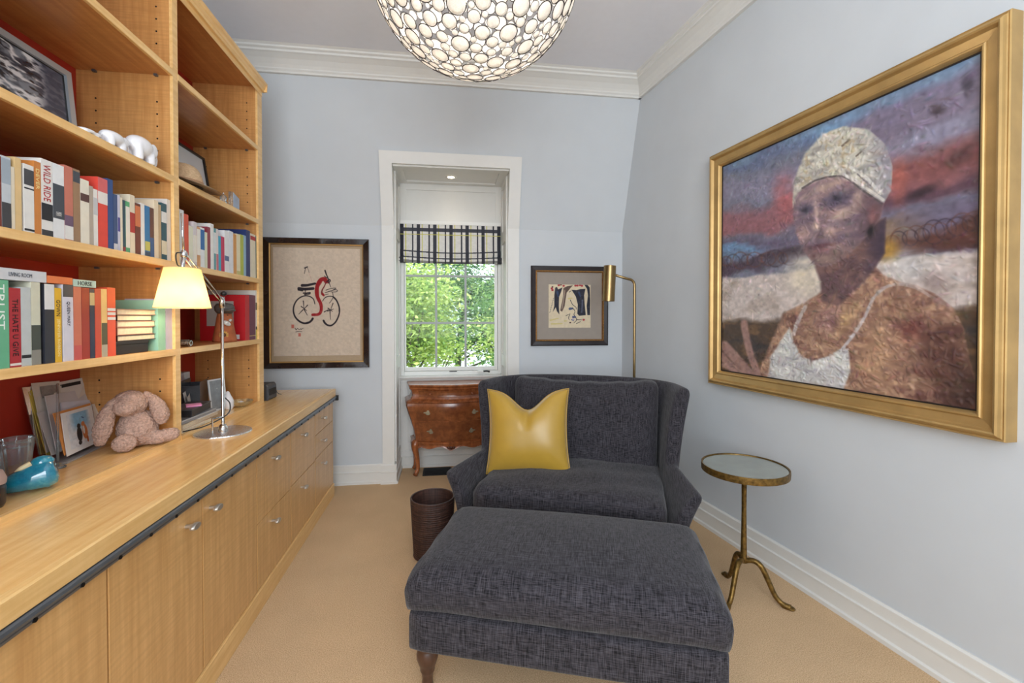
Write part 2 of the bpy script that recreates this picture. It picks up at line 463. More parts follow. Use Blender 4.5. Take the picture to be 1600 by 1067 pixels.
# baseboards: stepped profile (out, up)
BB = [(0, 0), (0.026, 0), (0.026, 0.018), (0.017, 0.024), (0.017, 0.085), (0.021, 0.088), (0.021, 0.094), (0.012, 0.098), (0.012, 0.143), (0.006, 0.150), (0, 0.150)]
struct(MB().prism(BB, -0.05, 5.4, lambda u, v, t: rw(t, v, u)), 'baseboard_right', m_trim)
struct(MB().prism(BB, XL, OX0, lambda u, v, t: (t, YB - u, v)), 'baseboard_back_left', m_trim)
struct(MB().prism(BB, OX1, XR + 0.05, lambda u, v, t: (t, YB - u, v)), 'baseboard_back_right', m_trim)
b = MB()
b.prism(BB, OX0 - .012, AX0 + 0.016, lambda u, v, t: (t, YB - th - u, v))
b.prism(BB, AX1 - 0.016, OX1 + .012, lambda u, v, t: (t, YB - th - u, v))
b.prism(BB, YB - th - 0.02, YW, lambda u, v, t: (AX0 + u, t, v)); b.prism(BB, YB - th - 0.02, YW, lambda u, v, t: (AX1 - u, t, v))
b.prism(BB, AX0, AX1, lambda u, v, t: (t, YW - u, v))
struct(b, 'baseboard_alcove', m_trim)
# crown
CRN = [(0, 0), (0.022, 0), (0.022, 0.012), (0.028, 0.022), (0.028, 0.03), (0.036, 0.046), (0.055, 0.072), (0.082, 0.092), (0.092, 0.096), (0.092, 0.108), (0.104, 0.116), (0.104, 0.126), (0.118, 0.135), (0, 0.135)]
struct(MB().prism(CRN, -0.12, 5.4, lambda u, v, t: rw(t, ZCR + v, u)), 'trim_2', m_trim)
struct(MB().prism(CRN, XL, XR + 0.3, lambda u, v, t: (t, yb(ZCR + v) - u, ZCR + v)), 'trim_3', m_trim)

# ---------------------------------------------------------------- window
def window():
    w = bpy.data.objects.new('window_1', None); COL.objects.link(w); w['kind'] = 'structure'
    w.location = ((WX0 + WX1) / 2, YW + 0.04, WZ0)
    cx = w.location.x; y0 = w.location.y
    def B(x0, x1, ya, yc, z0, z1): return MB().box(x0 - cx, x1 - cx, ya - y0, yc - y0, z0 - WZ0, z1 - WZ0)
    f = MB()
    for q in ((WX0, WX0 + .028, WZ0, WZ1), (WX1 - .028, WX1, WZ0, WZ1), (WX0 + .028, WX1 - .028, WZ0, WZ0 + .035), (WX0 + .028, WX1 - .028, WZ1 - .03, WZ1)):
        f.box(q[0] - cx, q[1] - cx, -0.035, 0.035, q[2] - WZ0, q[3] - WZ0)
    f.build('window_frame', m_white, w, bevel=.003)
    gx0, gx1 = onY(634.5, 500, YW + .04).x, onY(772.5, 500, YW + .04).x
    gz0 = onY(700, 573, YW + .04).z; gz1 = WZ1 - .06
    f = MB()
    sx0, sx1, sz0, sz1 = WX0 + .03, WX1 - .03, WZ0 + .037, WZ1 - .032
    f.box(sx0 - cx, gx0 - cx, -.02, .02, sz0 - WZ0, sz1 - WZ0).box(gx1 - cx, sx1 - cx, -.02, .02, sz0 - WZ0, sz1 - WZ0)
    f.box(gx0 - cx, gx1 - cx, -.02, .02, sz0 - WZ0, gz0 - WZ0).box(gx0 - cx, gx1 - cx, -.02, .02, gz1 - WZ0, sz1 - WZ0)
    s = f.build('sash', m_white, w, bevel=.003)
    mg = plain('glazing_bar_paint', (168, 172, 172), 0.45, var=.02)
    za, zb = onY(700, 504.5, YW + .04).z, onY(700, 431.5, YW + .04).z
    xs = [onY(681.5, 500, YW + .04).x, onY(727.5, 500, YW + .04).x]
    zs = [za, zb, zb + (zb - za)]
    for x in xs: MB().box(x - .009 - cx, x + .009 - cx, -.012, .012, gz0 - WZ0, gz1 - WZ0).build('glazing_bar', mg, s)
    for z in zs:
        if z < gz1: MB().box(gx0 - cx, gx1 - cx, -.0135, .0135, z - .009 - WZ0, z + .009 - WZ0).build('glazing_bar', mg, s)
    mp = glassy('window_glass', (250, 255, 252), 0.0, 0.0, 0.15)
    xe = [gx0] + xs + [gx1]; ze = [gz0] + [z for z in zs if z < gz1] + [gz1]
    for i in range(3):
        for j in range(len(ze) - 1):
            MB().box(xe[i] + .006 - cx, xe[i + 1] - .006 - cx, -.002, .002, ze[j] + .006 - WZ0, ze[j + 1] - .006 - WZ0).build('pane', mp, s)
    # winding handle and its folding arm
    hz = WZ0 + .03
    hx = onY(755, 578, YW).x - cx
    h = MB().box(hx - .05, hx + .0, -.075, -.036, hz - WZ0 - .012, hz - WZ0 + .012).build('crank_housing', m_white, w, bevel=.006)
    mk = plain('crank_metal', (60, 60, 62), .4, .6)
    MB().tube([(hx - .0, -.06, hz - WZ0), (hx + .03, -.07, hz - WZ0 + .004), (hx + .055, -.072, hz - WZ0 - .002)], [.006, .007, .009], 10).build('crank_handle', mk, w, smooth=True)
    MB().box(-.02, .045, -.05, -.036, .03, .036).build('sash_catch', mk, w)
    # stool (sill) with apron
    zt = WZ0 - .0
    f = MB().prism([(-.06, 0), (-.06, -.012), (-.052, -.022), (-.048, -.03), (-.03, -.034), (-.03, -.05), (.0, -.052), (.0, 0)], AX0 + .001, AX1 - .001,
                   lambda u, v, t: (t - cx, YW + u - y0, v + zt - WZ0))
    f.build('window_sill', m_trim, w)
    return w
window()

def blind():
    x0, x1 = onY(625, 380, YW - .045).x, onY(782.5, 380, YW - .045).x
    z1 = onY(700, 345.5, YW - .045).z; z0 = onY(700, 411, YW - .045).z
    t = thing('roman_blind', ((x0 + x1) / 2, YW - .03, z1), 'black and white plaid roman blind with yellow lines, half folded over the window', 'blind')
    W, Hh = x1 - x0, z1 - z0
    h, w = 200, 520
    U, V = np.meshgrid(np.linspace(0, 1, w), np.linspace(0, 1, h))     # V downwards
    C = np.full((h, w, 3), (222, 220, 216.0))
    pxu = U * 157.5 + 625
    C = over(C, (228, 222, 190), ((pxu.astype(int) % 7) == 3) * 0.15)
    # vertical bars: repeats of broad, narrow pair and a yellow thread, measured on the cloth
    per = 25.35
    for k in range(-1, 8):
        b0 = 650.2 + per * k
        C = over(C, (54, 56, 66), ((pxu > b0) & (pxu < b0 + 5.4)) * 0.96)
        C = over(C, (48, 50, 60), ((pxu > b0 - 7.2) & (pxu < b0 - 5.0)) * 0.95)
        C = over(C, (205, 200, 70), ((pxu > b0 + 8.0) & (pxu < b0 + 9.3)) * 0.85)
    C = over(C, (46, 48, 58), ((pxu > 625) & (pxu < 629.5)) * .9); C = over(C, (46, 48, 58), (pxu > 777.5) * .9)
    vy = V * 65.5 + 345.5 + (0.0)
    sag = 2.2 * np.sin(np.clip(U, 0, 1) * PI)
    for a, c, col, al in ((356.5, 362.0, (54, 56, 66), .9), (366.2, 367.4, (205, 200, 90), .75), (393.2, 395.3, (48, 50, 60), .9), (402.2, 404.3, (48, 50, 60), .92), (407.8, 412, (60, 60, 60), .5), (345, 346.6, (40, 42, 50), .9)):
        s = sag * (a > 380)
        C = over(C, col, ((vy > a + s - 2 * (a > 380)) & (vy < c + s - 2 * (a > 380))) * al)
    ww = vnoise(h, w, 60, 30, 3, 2)
    C *= (0.96 + 0.08 * ww)[..., None]
    X = (U - .5) * W
    fold = np.where(V > .68, .010 + .012 * np.abs(np.sin((V - .68) / .32 * PI * 2.0)), .0)
    Yv = -fold - .004 * np.sin(U * 9) * V
    Z = -V * Hh - .010 * (np.abs(U - .5) * 2) ** 2 * 0 - np.where(V > .68, .006 * np.sin(U * PI), 0)
    paint_grid('shade_cloth', np.stack([X, Yv, Z], -1), C, painted('plaid_cloth', .9), t)
    MB().box(-W / 2, W / 2, -.006, .028, -.03, .0).build('headrail', m_white, t)
    MB().tube([(-W / 2, -.008, -Hh + .004), (W / 2, -.008, -Hh + .004)], .007, 8).build('bottom_bar', plain('blind_bar', (60, 60, 66), .8), t)
    # side returns of the gathered folds
    for sx in (-1, 1):
        f = MB()
        for k in range(2): f.tube([(sx * (W / 2 - .012), -.012, -Hh + .012 + .028 * k), (sx * (W / 2 + .008), -.012, -Hh + .012 + .028 * k)], .014, 10)
        f.build('fold_end', plain('blind_bar', (60, 60, 66), .8), t, smooth=True)
blind()

t = thing('recessed_downlight', ((AX0 + AX1) / 2 - .005, (yb(ZA) + YW) / 2 + .02, ZA - .001), 'small round recessed spotlight in the alcove ceiling', 'light')
MB().lathe([(.026, -.001), (.034, -.007), (.042, -.006), (.045, .0)], 28).build('trim_ring', m_trim, t, smooth=True)
MB().lathe([(.0001, -.0035), (.027, -.0035)], 28).build('lamp_lens', glow('spot_lens', (255, 236, 205), 14), t)
sp = bpy.data.lights.new('alcove_spot', 'SPOT'); sp.energy = 0.9; sp.spot_size = 2.1; sp.spot_blend = .8; sp.shadow_soft_size = .03; sp.color = (1, .86, .68)
spo = bpy.data.objects.new('alcove_spot', sp); COL.objects.link(spo); spo.parent = t; spo.location = (0, 0, -.02)

t = thing('floor_vent', (onZ(680, 737, 0).x, onZ(680, 737, 0).y, 0), 'flat black floor vent lying under the chest of drawers', 'vent')
vm = plain('vent_black', (16, 16, 18), .6)
va, vb = onZ(660, 744, 0), onZ(700, 730.5, 0)
MB().box(va.x - t.location.x, vb.x + .03 - t.location.x, va.y - t.location.y, vb.y - t.location.y, 0, .006).build('vent_plate', vm, t, bevel=.001)
for k in range(9):
    y = va.y + (k + .7) * (vb.y - va.y) / 9.4 - t.location.y
    MB().box(va.x + .012 - t.location.x, vb.x + .018 - t.location.x, y, y + .006, .006, .009).build('vent_slat', vm, t)

# ---------------------------------------------------------------- outdoors
struct(MB().box(-14, 16, 4.3, 30, -3.2, -3.1), 'ground_outside', plain('grass_far', (90, 110, 60), .95, var=.3, nscale=2))
def leaf_cloud(name, parent, n, cx, cy, cz, rx, ry, rz, pal, size, seed):
    r = np.random.default_rng(seed)
    # leaves gathered in clumps
    nc = 70
    ce = r.normal(0, 1, (nc, 3)); ce /= np.linalg.norm(ce, axis=1)[:, None]; ce *= (r.random((nc, 1)) ** .45)
    ce = ce * np.array([rx, ry, rz]) * .9
    k = r.integers(0, nc, n)
    pos = ce[k] + r.normal(0, 1, (n, 3)) * np.array([.26, .26, .12]) + np.array([cx, cy, cz])
    a = r.normal(0, 1, (n, 3)); a[:, 2] *= .5; a /= np.linalg.norm(a, axis=1)[:, None]
    up = r.normal(0, .55, (n, 3)) + np.array([0, -.35, .8]); b_ = np.cross(a, up); b_ /= np.linalg.norm(b_, axis=1)[:, None]
    s = size * (.6 + .8 * r.random((n, 1)))
    V = np.stack([pos - a * s, pos + b_ * s * .5, pos + a * s, pos - b_ * s * .5], 1).reshape(-1, 3)
    me = bpy.data.meshes.new(name)
    me.vertices.add(4 * n); me.vertices.foreach_set('co', V.astype(np.float32).reshape(-1))
    me.loops.add(4 * n); me.loops.foreach_set('vertex_index', np.arange(4 * n, dtype=np.int32))
    me.polygons.add(n); me.polygons.foreach_set('loop_start', np.arange(0, 4 * n, 4, dtype=np.int32))
    me.update(calc_edges=True)
    pal = np.array(pal, float); tone = r.random(nc)
    pc = pal[np.clip(((tone[k] * .7 + r.random(n) * .3) * len(pal)).astype(int), 0, len(pal) - 1)] * (.85 + .3 * r.random((n, 1)))
    at = me.color_attributes.new('paint', 'FLOAT_COLOR', 'POINT')
    rgba = np.ones((n, 4, 4), np.float32); rgba[:, :, :3] = lin(np.clip(pc, 0, 255))[:, None]
    at.data.foreach_set('color', rgba.reshape(-1))
    me.materials.append(M_LEAF)
    o = bpy.data.objects.new(name, me); COL.objects.link(o); o.parent = parent; o['kind'] = 'stuff'; return o
def leafmat():
    m, N, Lk, B = nmat('leaves'); out = N['Material Output']
    a = N.new('ShaderNodeVertexColor'); a.layer_name = 'paint'
    d = N.new('ShaderNodeBsdfDiffuse'); tr = N.new('ShaderNodeBsdfTranslucent')
    Lk.new(a.outputs[0], d.inputs[0]); Lk.new(a.outputs[0], tr.inputs[0])
    mx = N.new('ShaderNodeMixShader'); mx.inputs[0].default_value = .45
    Lk.new(d.outputs[0], mx.inputs[1]); Lk.new(tr.outputs[0], mx.inputs[2]); Lk.new(mx.outputs[0], out.inputs['Surface'])
    return m
M_LEAF = leafmat()
m_bark = plain('bark', (96, 88, 78), .9, var=.3, nscale=12, bmp=.4, bd=.01)
def tree(x, y, z, r, pal, label, seed, n, size=.055):
    t = thing('leafy_tree', (x, y, -3.1), label, 'tree', group=None)
    leaf_cloud('foliage', t, n, 0, 0, z + 3.1, r[0], r[1], r[2], pal, size, seed)
    rr = np.random.default_rng(seed)
    MB().tube(spline([(0, 0, 0), (.05, 0, 1.5), (-.08, .05, 3.0), (.05, 0, z + 3.1)], 5), [.13 - .0045 * i for i in range(16)], 8).build('trunk', m_bark, t, smooth=True)
    for k in range(9):
        a = rr.random() * 2 * PI; z0 = 2.4 + rr.random() * (z + .4)
        p = [(0, 0, z0), (.45 * r[0] * math.cos(a), .4 * r[1] * math.sin(a), z0 + .35), (.9 * r[0] * math.cos(a), .85 * r[1] * math.sin(a), z0 + .6 + .6 * rr.random())]
        q = spline(p, 4)
        MB().tube(q, list(np.linspace(.035, .008, len(q))), 6).build('branch', m_bark, t, smooth=True)
YG = [(206, 218, 130), (186, 206, 116), (216, 226, 150), (160, 184, 110), (132, 160, 100)]
MG = [(132, 166, 104), (104, 140, 92), (160, 188, 122), (84, 116, 84)]
DG = [(80, 118, 92), (98, 138, 104), (66, 98, 80), (120, 156, 122)]
tree(-.75, 8.0, 1.25, (.95, .6, 1.25), YG, 'yellow-green leafy tree standing closest to the window glass', 11, 11000, .042)
tree(1.6, 9.5, 1.2, (1.15, .7, 1.6), YG[1:] + MG[:2], 'light green leafy tree just beyond the yellow-green one outside the window', 12, 11000, .042)
tree(.35, 12.4, 1.5, (1.8, 1.0, 2.3), MG, 'mid green tree standing behind the two nearer trees', 13, 10000, .06)
tree(-1.9, 16.2, 2.0, (2.0, 1.2, 2.9), DG, 'dark green tree farthest back behind the window', 14, 9000, .07)
tree(2.6, 16.6, 1.6, (2.0, 1.2, 3.0), DG[1:] + MG, 'blue-green tree at the back, beside the dark green one, outside the window', 15, 8000, .07)
# ================================================================ built-in cabinets, worktop, bookcase
ZT = 0.777                                   # worktop surface
XD, XK, XW = -0.830, -0.822, -0.812           # door faces, plinth face, worktop edge
XF, XBK = -1.12, -1.475                       # bookcase front edges, its back panel
m_door = wood('maple_door', (206, 156, 96), (230, 184, 122), (40, 40, 2.5), (5, 5, 110), .28, .36, .3)
m_top = wood('maple_top', (230, 178, 108), (250, 208, 142), (50, 3, 50), (4, 70, 4), .10, .26, .5)
m_edge = wood('maple_edge', (228, 180, 110), (248, 208, 144), (60, 4, 60), (6, 40, 6), .12, .35, .3)
m_case = wood('maple_case', (192, 134, 74), (220, 164, 100), (50, 50, 3), (6, 6, 120), .35, .4, .25)
m_shelf = wood('maple_shelf', (186, 120, 60), (214, 152, 88), (50, 3, 50), (5, 60, 5), .2, .34, .4)
m_red = plain('red_back_panel', (176, 48, 30), .55, var=.06, nscale=5)
m_rail = plain('rail_metal', (112, 118, 126), .38, .7, var=.1)
m_steel = plain('brushed_steel', (204, 198, 188), .34, .75, var=.06)
m_chrome = plain('chrome', (215, 215, 215), .1, 1.0, var=.02)

def unit_edges():
    px = [168, 316, 401, 454, 492, 519]; py = [885, 776, 712, 673, 645, 625]
    e = [onX(x, y, XD).y for x, y in zip(px, py)]
    wdt = (e[-1] - e[0]) / 5
    return [e[0] - 2 * wdt, e[0] - wdt] + e
UE = unit_edges()
YEND = UE[-1] + .018
ZD0, ZD1 = 0.094, 0.692
def zpx(x, y): return onX(x, y, XD).z
def pull(parent, y, z):
    """oval bar pull on two short posts, standing off the front (local coords of its unit)"""
    h = MB()
    n = 14
    prof = []
    h.tube([(0, y, z), (.012, y, z), (.02, y, z)], [.006, .006, .008], 10)
    b2 = MB()
    def fn(u, v):
        a = 2 * PI * u
        s = [0.0, .85, 1, 1, .85, 0.0][int(round(v * 5))]
        return (.020 + .016 * [0, .02, .3, .7, .98, 1][int(round(v * 5))], y + .024 * s * math.cos(a) - .0, z + .0105 * s * math.sin(a))
    h.grid(20, 6, fn, True)
    o = h.build('handle', m_steel, parent, smooth=True); smooth_by_angle(o, .9); o['label'] = 'brushed steel oval pull'
    return o
labels = ['maple cabinet unit with a plain door, farthest along from the alcove wall',
          'maple cabinet with a plain door, below the blue glass bird',
          'maple cabinet with one door and a steel pull, below the plush rabbit',
          'maple cabinet with one narrow door, below the chrome desk lamp',
          'maple cabinet with two deep drawers next to the single-door cabinet',
          'maple cabinet with two deep drawers between a two-drawer and the three-drawer cabinet',
          'maple cabinet with three drawers at the end by the back wall']
splits = {4: [onX(427, 793, XD).z], 5: [onX(473, 741, XD).z], 6: [onX(505, 704.5, XD).z, onX(505, 670, XD).z]}
pulls = {2: [(305, 822)], 3: [(341, 792.6)], 4: [(434.6, 813), (434.6, 715)], 5: [(478.5, 760.6), (478.5, 679)], 6: [(508.5, 723), (508.5, 687.5), (508.5, 652.5)]}
for i in range(7):
    y0, y1 = UE[i], UE[i + 1]
    t = thing('cabinet_unit', (XD, (y0 + y1) / 2, 0.09), labels[i], 'cabinet', group='cabinet units under the worktop')
    hw = (y1 - y0) / 2
    MB().box(-.655, -.034, -hw + .001, hw - .001, 0, .632).build('body', m_case, t)
    zs = [ZD0 - .002] + splits.get(i, []) + [ZD1 + .002]
    nm = 'drawer_front' if i >= 4 else 'door'
    for k in range(len(zs) - 1):
        z0, z1 = zs[k] + .002 - .09, zs[k + 1] - .002 - .09
        d = MB().box(-.021, 0, -hw + .0036, hw - .0036, z0, z1).build(nm, m_door, t, bevel=.0012)
        if i in pulls and k < len(pulls[i]):
            q = onX(*pulls[i][k], XD + .028)
            pull(d, max(-hw + .045, min(hw - .035, q.y - t.location.y)), q.z - .09)
t = MB().box(-.66, 0, -.009, .009, 0, .602).build('cabinet_end_panel', m_door)
t.location = (XD, UE[-1] + .009, .09); tag(t, 'narrow maple end panel closing the cabinet row by the back wall', 'panel', kind='thing')
t = MB().box(-.02, 0, UE[0] - YEND, 0, 0, .09).build('plinth_board', m_edge, bevel=.0015)
t.location = (XK, YEND, 0); tag(t, 'pale maple plinth board along the carpet under all the cabinets', 'plinth', kind='thing')
t = thing('worktop', (XW, YEND, ZT), 'long maple worktop running over the cabinets along the wall', 'worktop')
MB().box(XL + .005 - XW, -.022, UE[0] - YEND, .012, -.05, 0).build('top_slab', m_top, t)
MB().prism([(-.022, -.05), (0, -.05), (0, -.004), (-.004, 0), (-.022, 0)], UE[0] - YEND, .012, lambda u, v, q: (u, q, v)).build('front_edge', m_edge, t)
# metal rail below the edge
t = thing('metal_rail', (XW, YEND, ZT - .05), 'dark metal track rail fixed under the worktop edge', 'rail')
MB().prism([(-.016, -.033), (-.002, -.033), (.001, -.026), (.001, -.022), (.006, -.018), (.008, -.012), (.006, -.006), (.001, -.003), (-.016, -.001)], UE[0] - YEND, .01, lambda u, v, q: (u, q, v)).build('rail_track', m_rail, t)
MB().box(-.012, .018, .008, .026, -.036, .002).build('end_bracket', plain('bracket_black', (34, 34, 36), .5, .4), t, bevel=.002)
sc0 = None
for k in range(26):
    y = UE[0] - YEND + .06 + k * .118
    if y > -.03: break
    M = Matrix.Translation((.001, y, -.0265))
    if sc0 is None:
        sc0 = MB().tube([(-.003, 0, 0), (.0025, 0, 0)], .005, 8).build('screw', plain('screw_black', (20, 20, 22), .4, .5), t); sc0.matrix_local = M
    else: share(sc0, 'screw', t, M)

# bookcase
k_ = (H - ZT) / (1.3 - .735)
BY0, BY1, BY2 = None, None, None
ub = onX(275, 600, XF).y, onX(282.5, 600, XF).y           # middle upright's front face
ue = onX(403, 250, XF).y, onX(410.5, 380, XF).y            # right upright's front face
TH = .027
BAYR = (ub[1], ue[0]); wR = ue[0] - ub[1]
BAYL = (ub[0] - wR, ub[0]); ul = (BAYL[0] - (ub[1] - ub[0]), BAYL[0])
ZS = [1.154, 1.516, 1.869, 2.306]                           # centre heights of the shelf edges
ZTOP = 2.668
bc = thing('bookcase', (XBK, ub[0], ZT), 'tall open maple bookcase with a red back standing on the worktop', 'bookcase')
bx, by, bz = bc.location
def bbox(x0, x1, y0, y1, z0, z1): return MB().box(x0 - bx, x1 - bx, y0 - by, y1 - by, z0 - bz, z1 - bz)
for y0, y1 in (ul, ub, ue):
    u = bbox(XBK, XF - .012, y0, y1, ZT, ZTOP + .02).build('upright', m_case, bc)
    bbox(XF - .012, XF, y0 - .0005, y1 + .0005, ZT, ZTOP).build('edge_strip', m_edge, u)
for y0, y1 in (BAYL, BAYR):
    bbox(XBK - .012, XBK + .0, y0 - .01, y1 + .01, ZT, ZTOP).build('back_panel', m_red, bc)
    s = bbox(XBK, XF - .012, y0, y1, ZT, ZT + .016).build('bottom_board', m_top, bc)
    bbox(XF - .012, XF + .002, y0, y1, ZT, ZT + .018).build('edge_strip', m_edge, s)
    for z in ZS:
        s = bbox(XBK + .001, XF - .012, y0 + .001, y1 - .001, z - TH / 2, z + TH / 2).build('shelf', m_shelf, bc)
        bbox(XF - .012, XF + .001, y0 + .001, y1 - .001, z - TH / 2, z + TH / 2).build('edge_strip', m_edge, s, bevel=.0015)
        for yy in (y0 + .006, y1 - .006):
            for xx in (XF - .06, XBK + .07):
                bbox(xx - .006, xx + .006, yy - .006, yy + .006, z - TH / 2 - .008, z - TH / 2).build('shelf_pin', m_rail, s)
bbox(XBK, XF, ul[0], ue[1], ZTOP, ZTOP + .02).build('top_board', m_shelf, bc)
bbox(XF - .0, XF + .003, ul[0], ue[1], ZTOP - .028, ZTOP + .02).build('top_rail', m_edge, bc)
cr = [(0, 0), (.012, 0), (.014, .012), (.018, .016), (.020, .03), (.027, .036), (.028, .052), (0, .052)]
f = MB().prism(cr, ul[0] - by - .012, ue[1] - by + .012, lambda u, v, q: (XF + .003 + u - bx, q, v + ZTOP - bz))
f.prism(cr, XBK - bx, XF + .03 - bx, lambda u, v, q: (q, ue[1] - by + u * .45, v + ZTOP - bz))
f.build('crown_moulding', m_edge, bc)
# rows of drilled pin holes on the uprights' inner faces
hole = None
for side, yy in ((-1, ub[0]), (-1, ue[0])):
    zlev = [ZT + .016] + [z + TH / 2 for z in ZS] + [ZTOP]
    for a, c in zip(zlev[:-1], zlev[1:]):
        n = int((c - a) / .05)
        for k in range(1, n):
            if abs(k - n / 2) > 2.2: continue
            for xx in (XF - .06, XBK + .07):
                M = Matrix.Translation((xx - bx, yy - .0004 - by, a + k * .05 - bz)) @ Matrix.Rotation(PI / 2, 4, 'X')
                if hole is None:
                    hole = MB().lathe([(.0001, .0008), (.0033, .0008), (.0036, 0)], 10).build('pin_hole', plain('hole_black', (14, 10, 8), .9), bc); hole.matrix_local = M
                else: share(hole, 'pin_hole', bc, M)
# ================================================================ books
XS = XF - .012                                # spines stand just behind the shelf edge
m_pages = plain('page_edges', (226, 214, 188), .9, var=.08, nscale=90)
def cmat(c, rough=.45): return plain('cover_%d_%d_%d' % tuple(int(v) for v in c), c, rough, var=.05, nscale=30)
def book(name_, label, y0, y1, z0, z1, col, depth=.16, xs=None, bands=(), words=(), group=None, cat='book', lean=0.0):
    """standing book; bands = (v0, v1, colour) printed on the spine (0 bottom .. 1 top); words = (text, v0, v1, colour, size, upright)"""
    xs = XS if xs is None else xs
    t = thing('book', (xs, (y0 + y1) / 2, z0), label, cat, group=group)
    w, h = (y1 - y0) / 2 - .0004, z1 - z0
    c = cmat(col); e = min(.0025, w * .3)
    cv = MB().box(-.002, 0, -w, w, 0, h).box(-depth, -.002, -w, -w + e, 0, h).box(-depth, -.002, w - e, w, 0, h).build('cover', c, t)
    MB().box(-depth + .004, -.002, -w + e, w - e, .003, h - .003).build('page_block', m_pages, t)
    for v0, v1, bc_ in bands:
        MB().box(0, .0004, -w, w, v0 * h, v1 * h).build('spine_print', cmat(bc_), cv)
    for tx, v0, v1, tc, size in words:
        o = (.0006, 0, (v0 + v1) / 2 * h)
        lettering(tx, cmat(tc), cv, o, (0, 0, -1), (0, 1, 0), size * 2 * w, fit=(v1 - v0) * h)
    return t
CN = {'w': (226, 224, 220), 'k': (44, 44, 50), 'cr': (228, 218, 196)}
def colname(c):
    import colorsys
    hh, ss, vv = colorsys.rgb_to_hsv(*[v / 255 for v in c]); hue = hh * 360
    if vv < .28: return 'black'
    if ss < .15 and 20 < hue < 60 and vv > .8: return 'off-white'
    if ss < .13: return 'white' if vv > .84 else ('pale grey' if vv > .6 else 'grey')
    if hue < 13 or hue > 345: return 'maroon' if vv < .6 else ('red' if ss > .6 else 'rose')
    if hue < 46:
        if vv < .62: return 'brown'
        if ss > .55: return 'orange' if hue < 33 else 'yellow'
        return 'tan' if vv < .88 and ss > .22 else 'cream'
    if hue < 62: return 'cream' if ss < .3 else 'yellow'
    if hue < 80: return 'lime green' if ss > .3 else 'pale green'
    if hue < 165: return 'green' if ss > .2 else 'pale green'
    if hue < 200: return 'dark teal' if vv < .5 else 'light blue'
    if hue < 255: return 'navy' if vv < .56 else ('blue' if ss > .35 else 'pale blue')
    if hue < 310: return 'purple' if ss > .2 else 'lilac'
    return 'magenta'
def row(rows, zsh, ref_y, where, group, depth, anchor):
    """rows: (px left, px right, px top, colour, bands, words, own words for the label)"""
    prev = None
    for i, r in enumerate(rows):
        xl, xr, yt, c = r[:4]
        bands = r[4] if len(r) > 4 else (); words = r[5] if len(r) > 5 else (); own = r[6] if len(r) > 6 else None
        y0, y1 = onX(xl, ref_y, XS).y, onX(xr, ref_y, XS).y
        if prev is not None and y0 < prev: y0 = prev
        if y1 - y0 < .004: y1 = y0 + .004
        z1 = onX((xl + xr) / 2, yt, XS).z
        me = own or colname(c) + ' book'
        if i == 0: nb = 'by ' + anchor[0]
        elif i == len(rows) - 1: nb = 'against ' + anchor[1]
        else:
            a, b_ = rows[i - 1], rows[i + 1]
            nb = 'between a %s and a %s one' % (colname(a[3]), colname(b_[3]))
        lab = '%s, %s' % (me, where) if own and len(own.split()) > 2 else '%s %s, %s' % (me, nb, where)
        book('book', ' '.join(lab.split()[:16]), y0, y1, zsh, z1, c, depth, None, bands, words, group)
        prev = y1
W_, K_ = (228, 226, 222), (36, 36, 42)
z1s = ZS[1] + TH / 2; z0s = ZS[0] + TH / 2
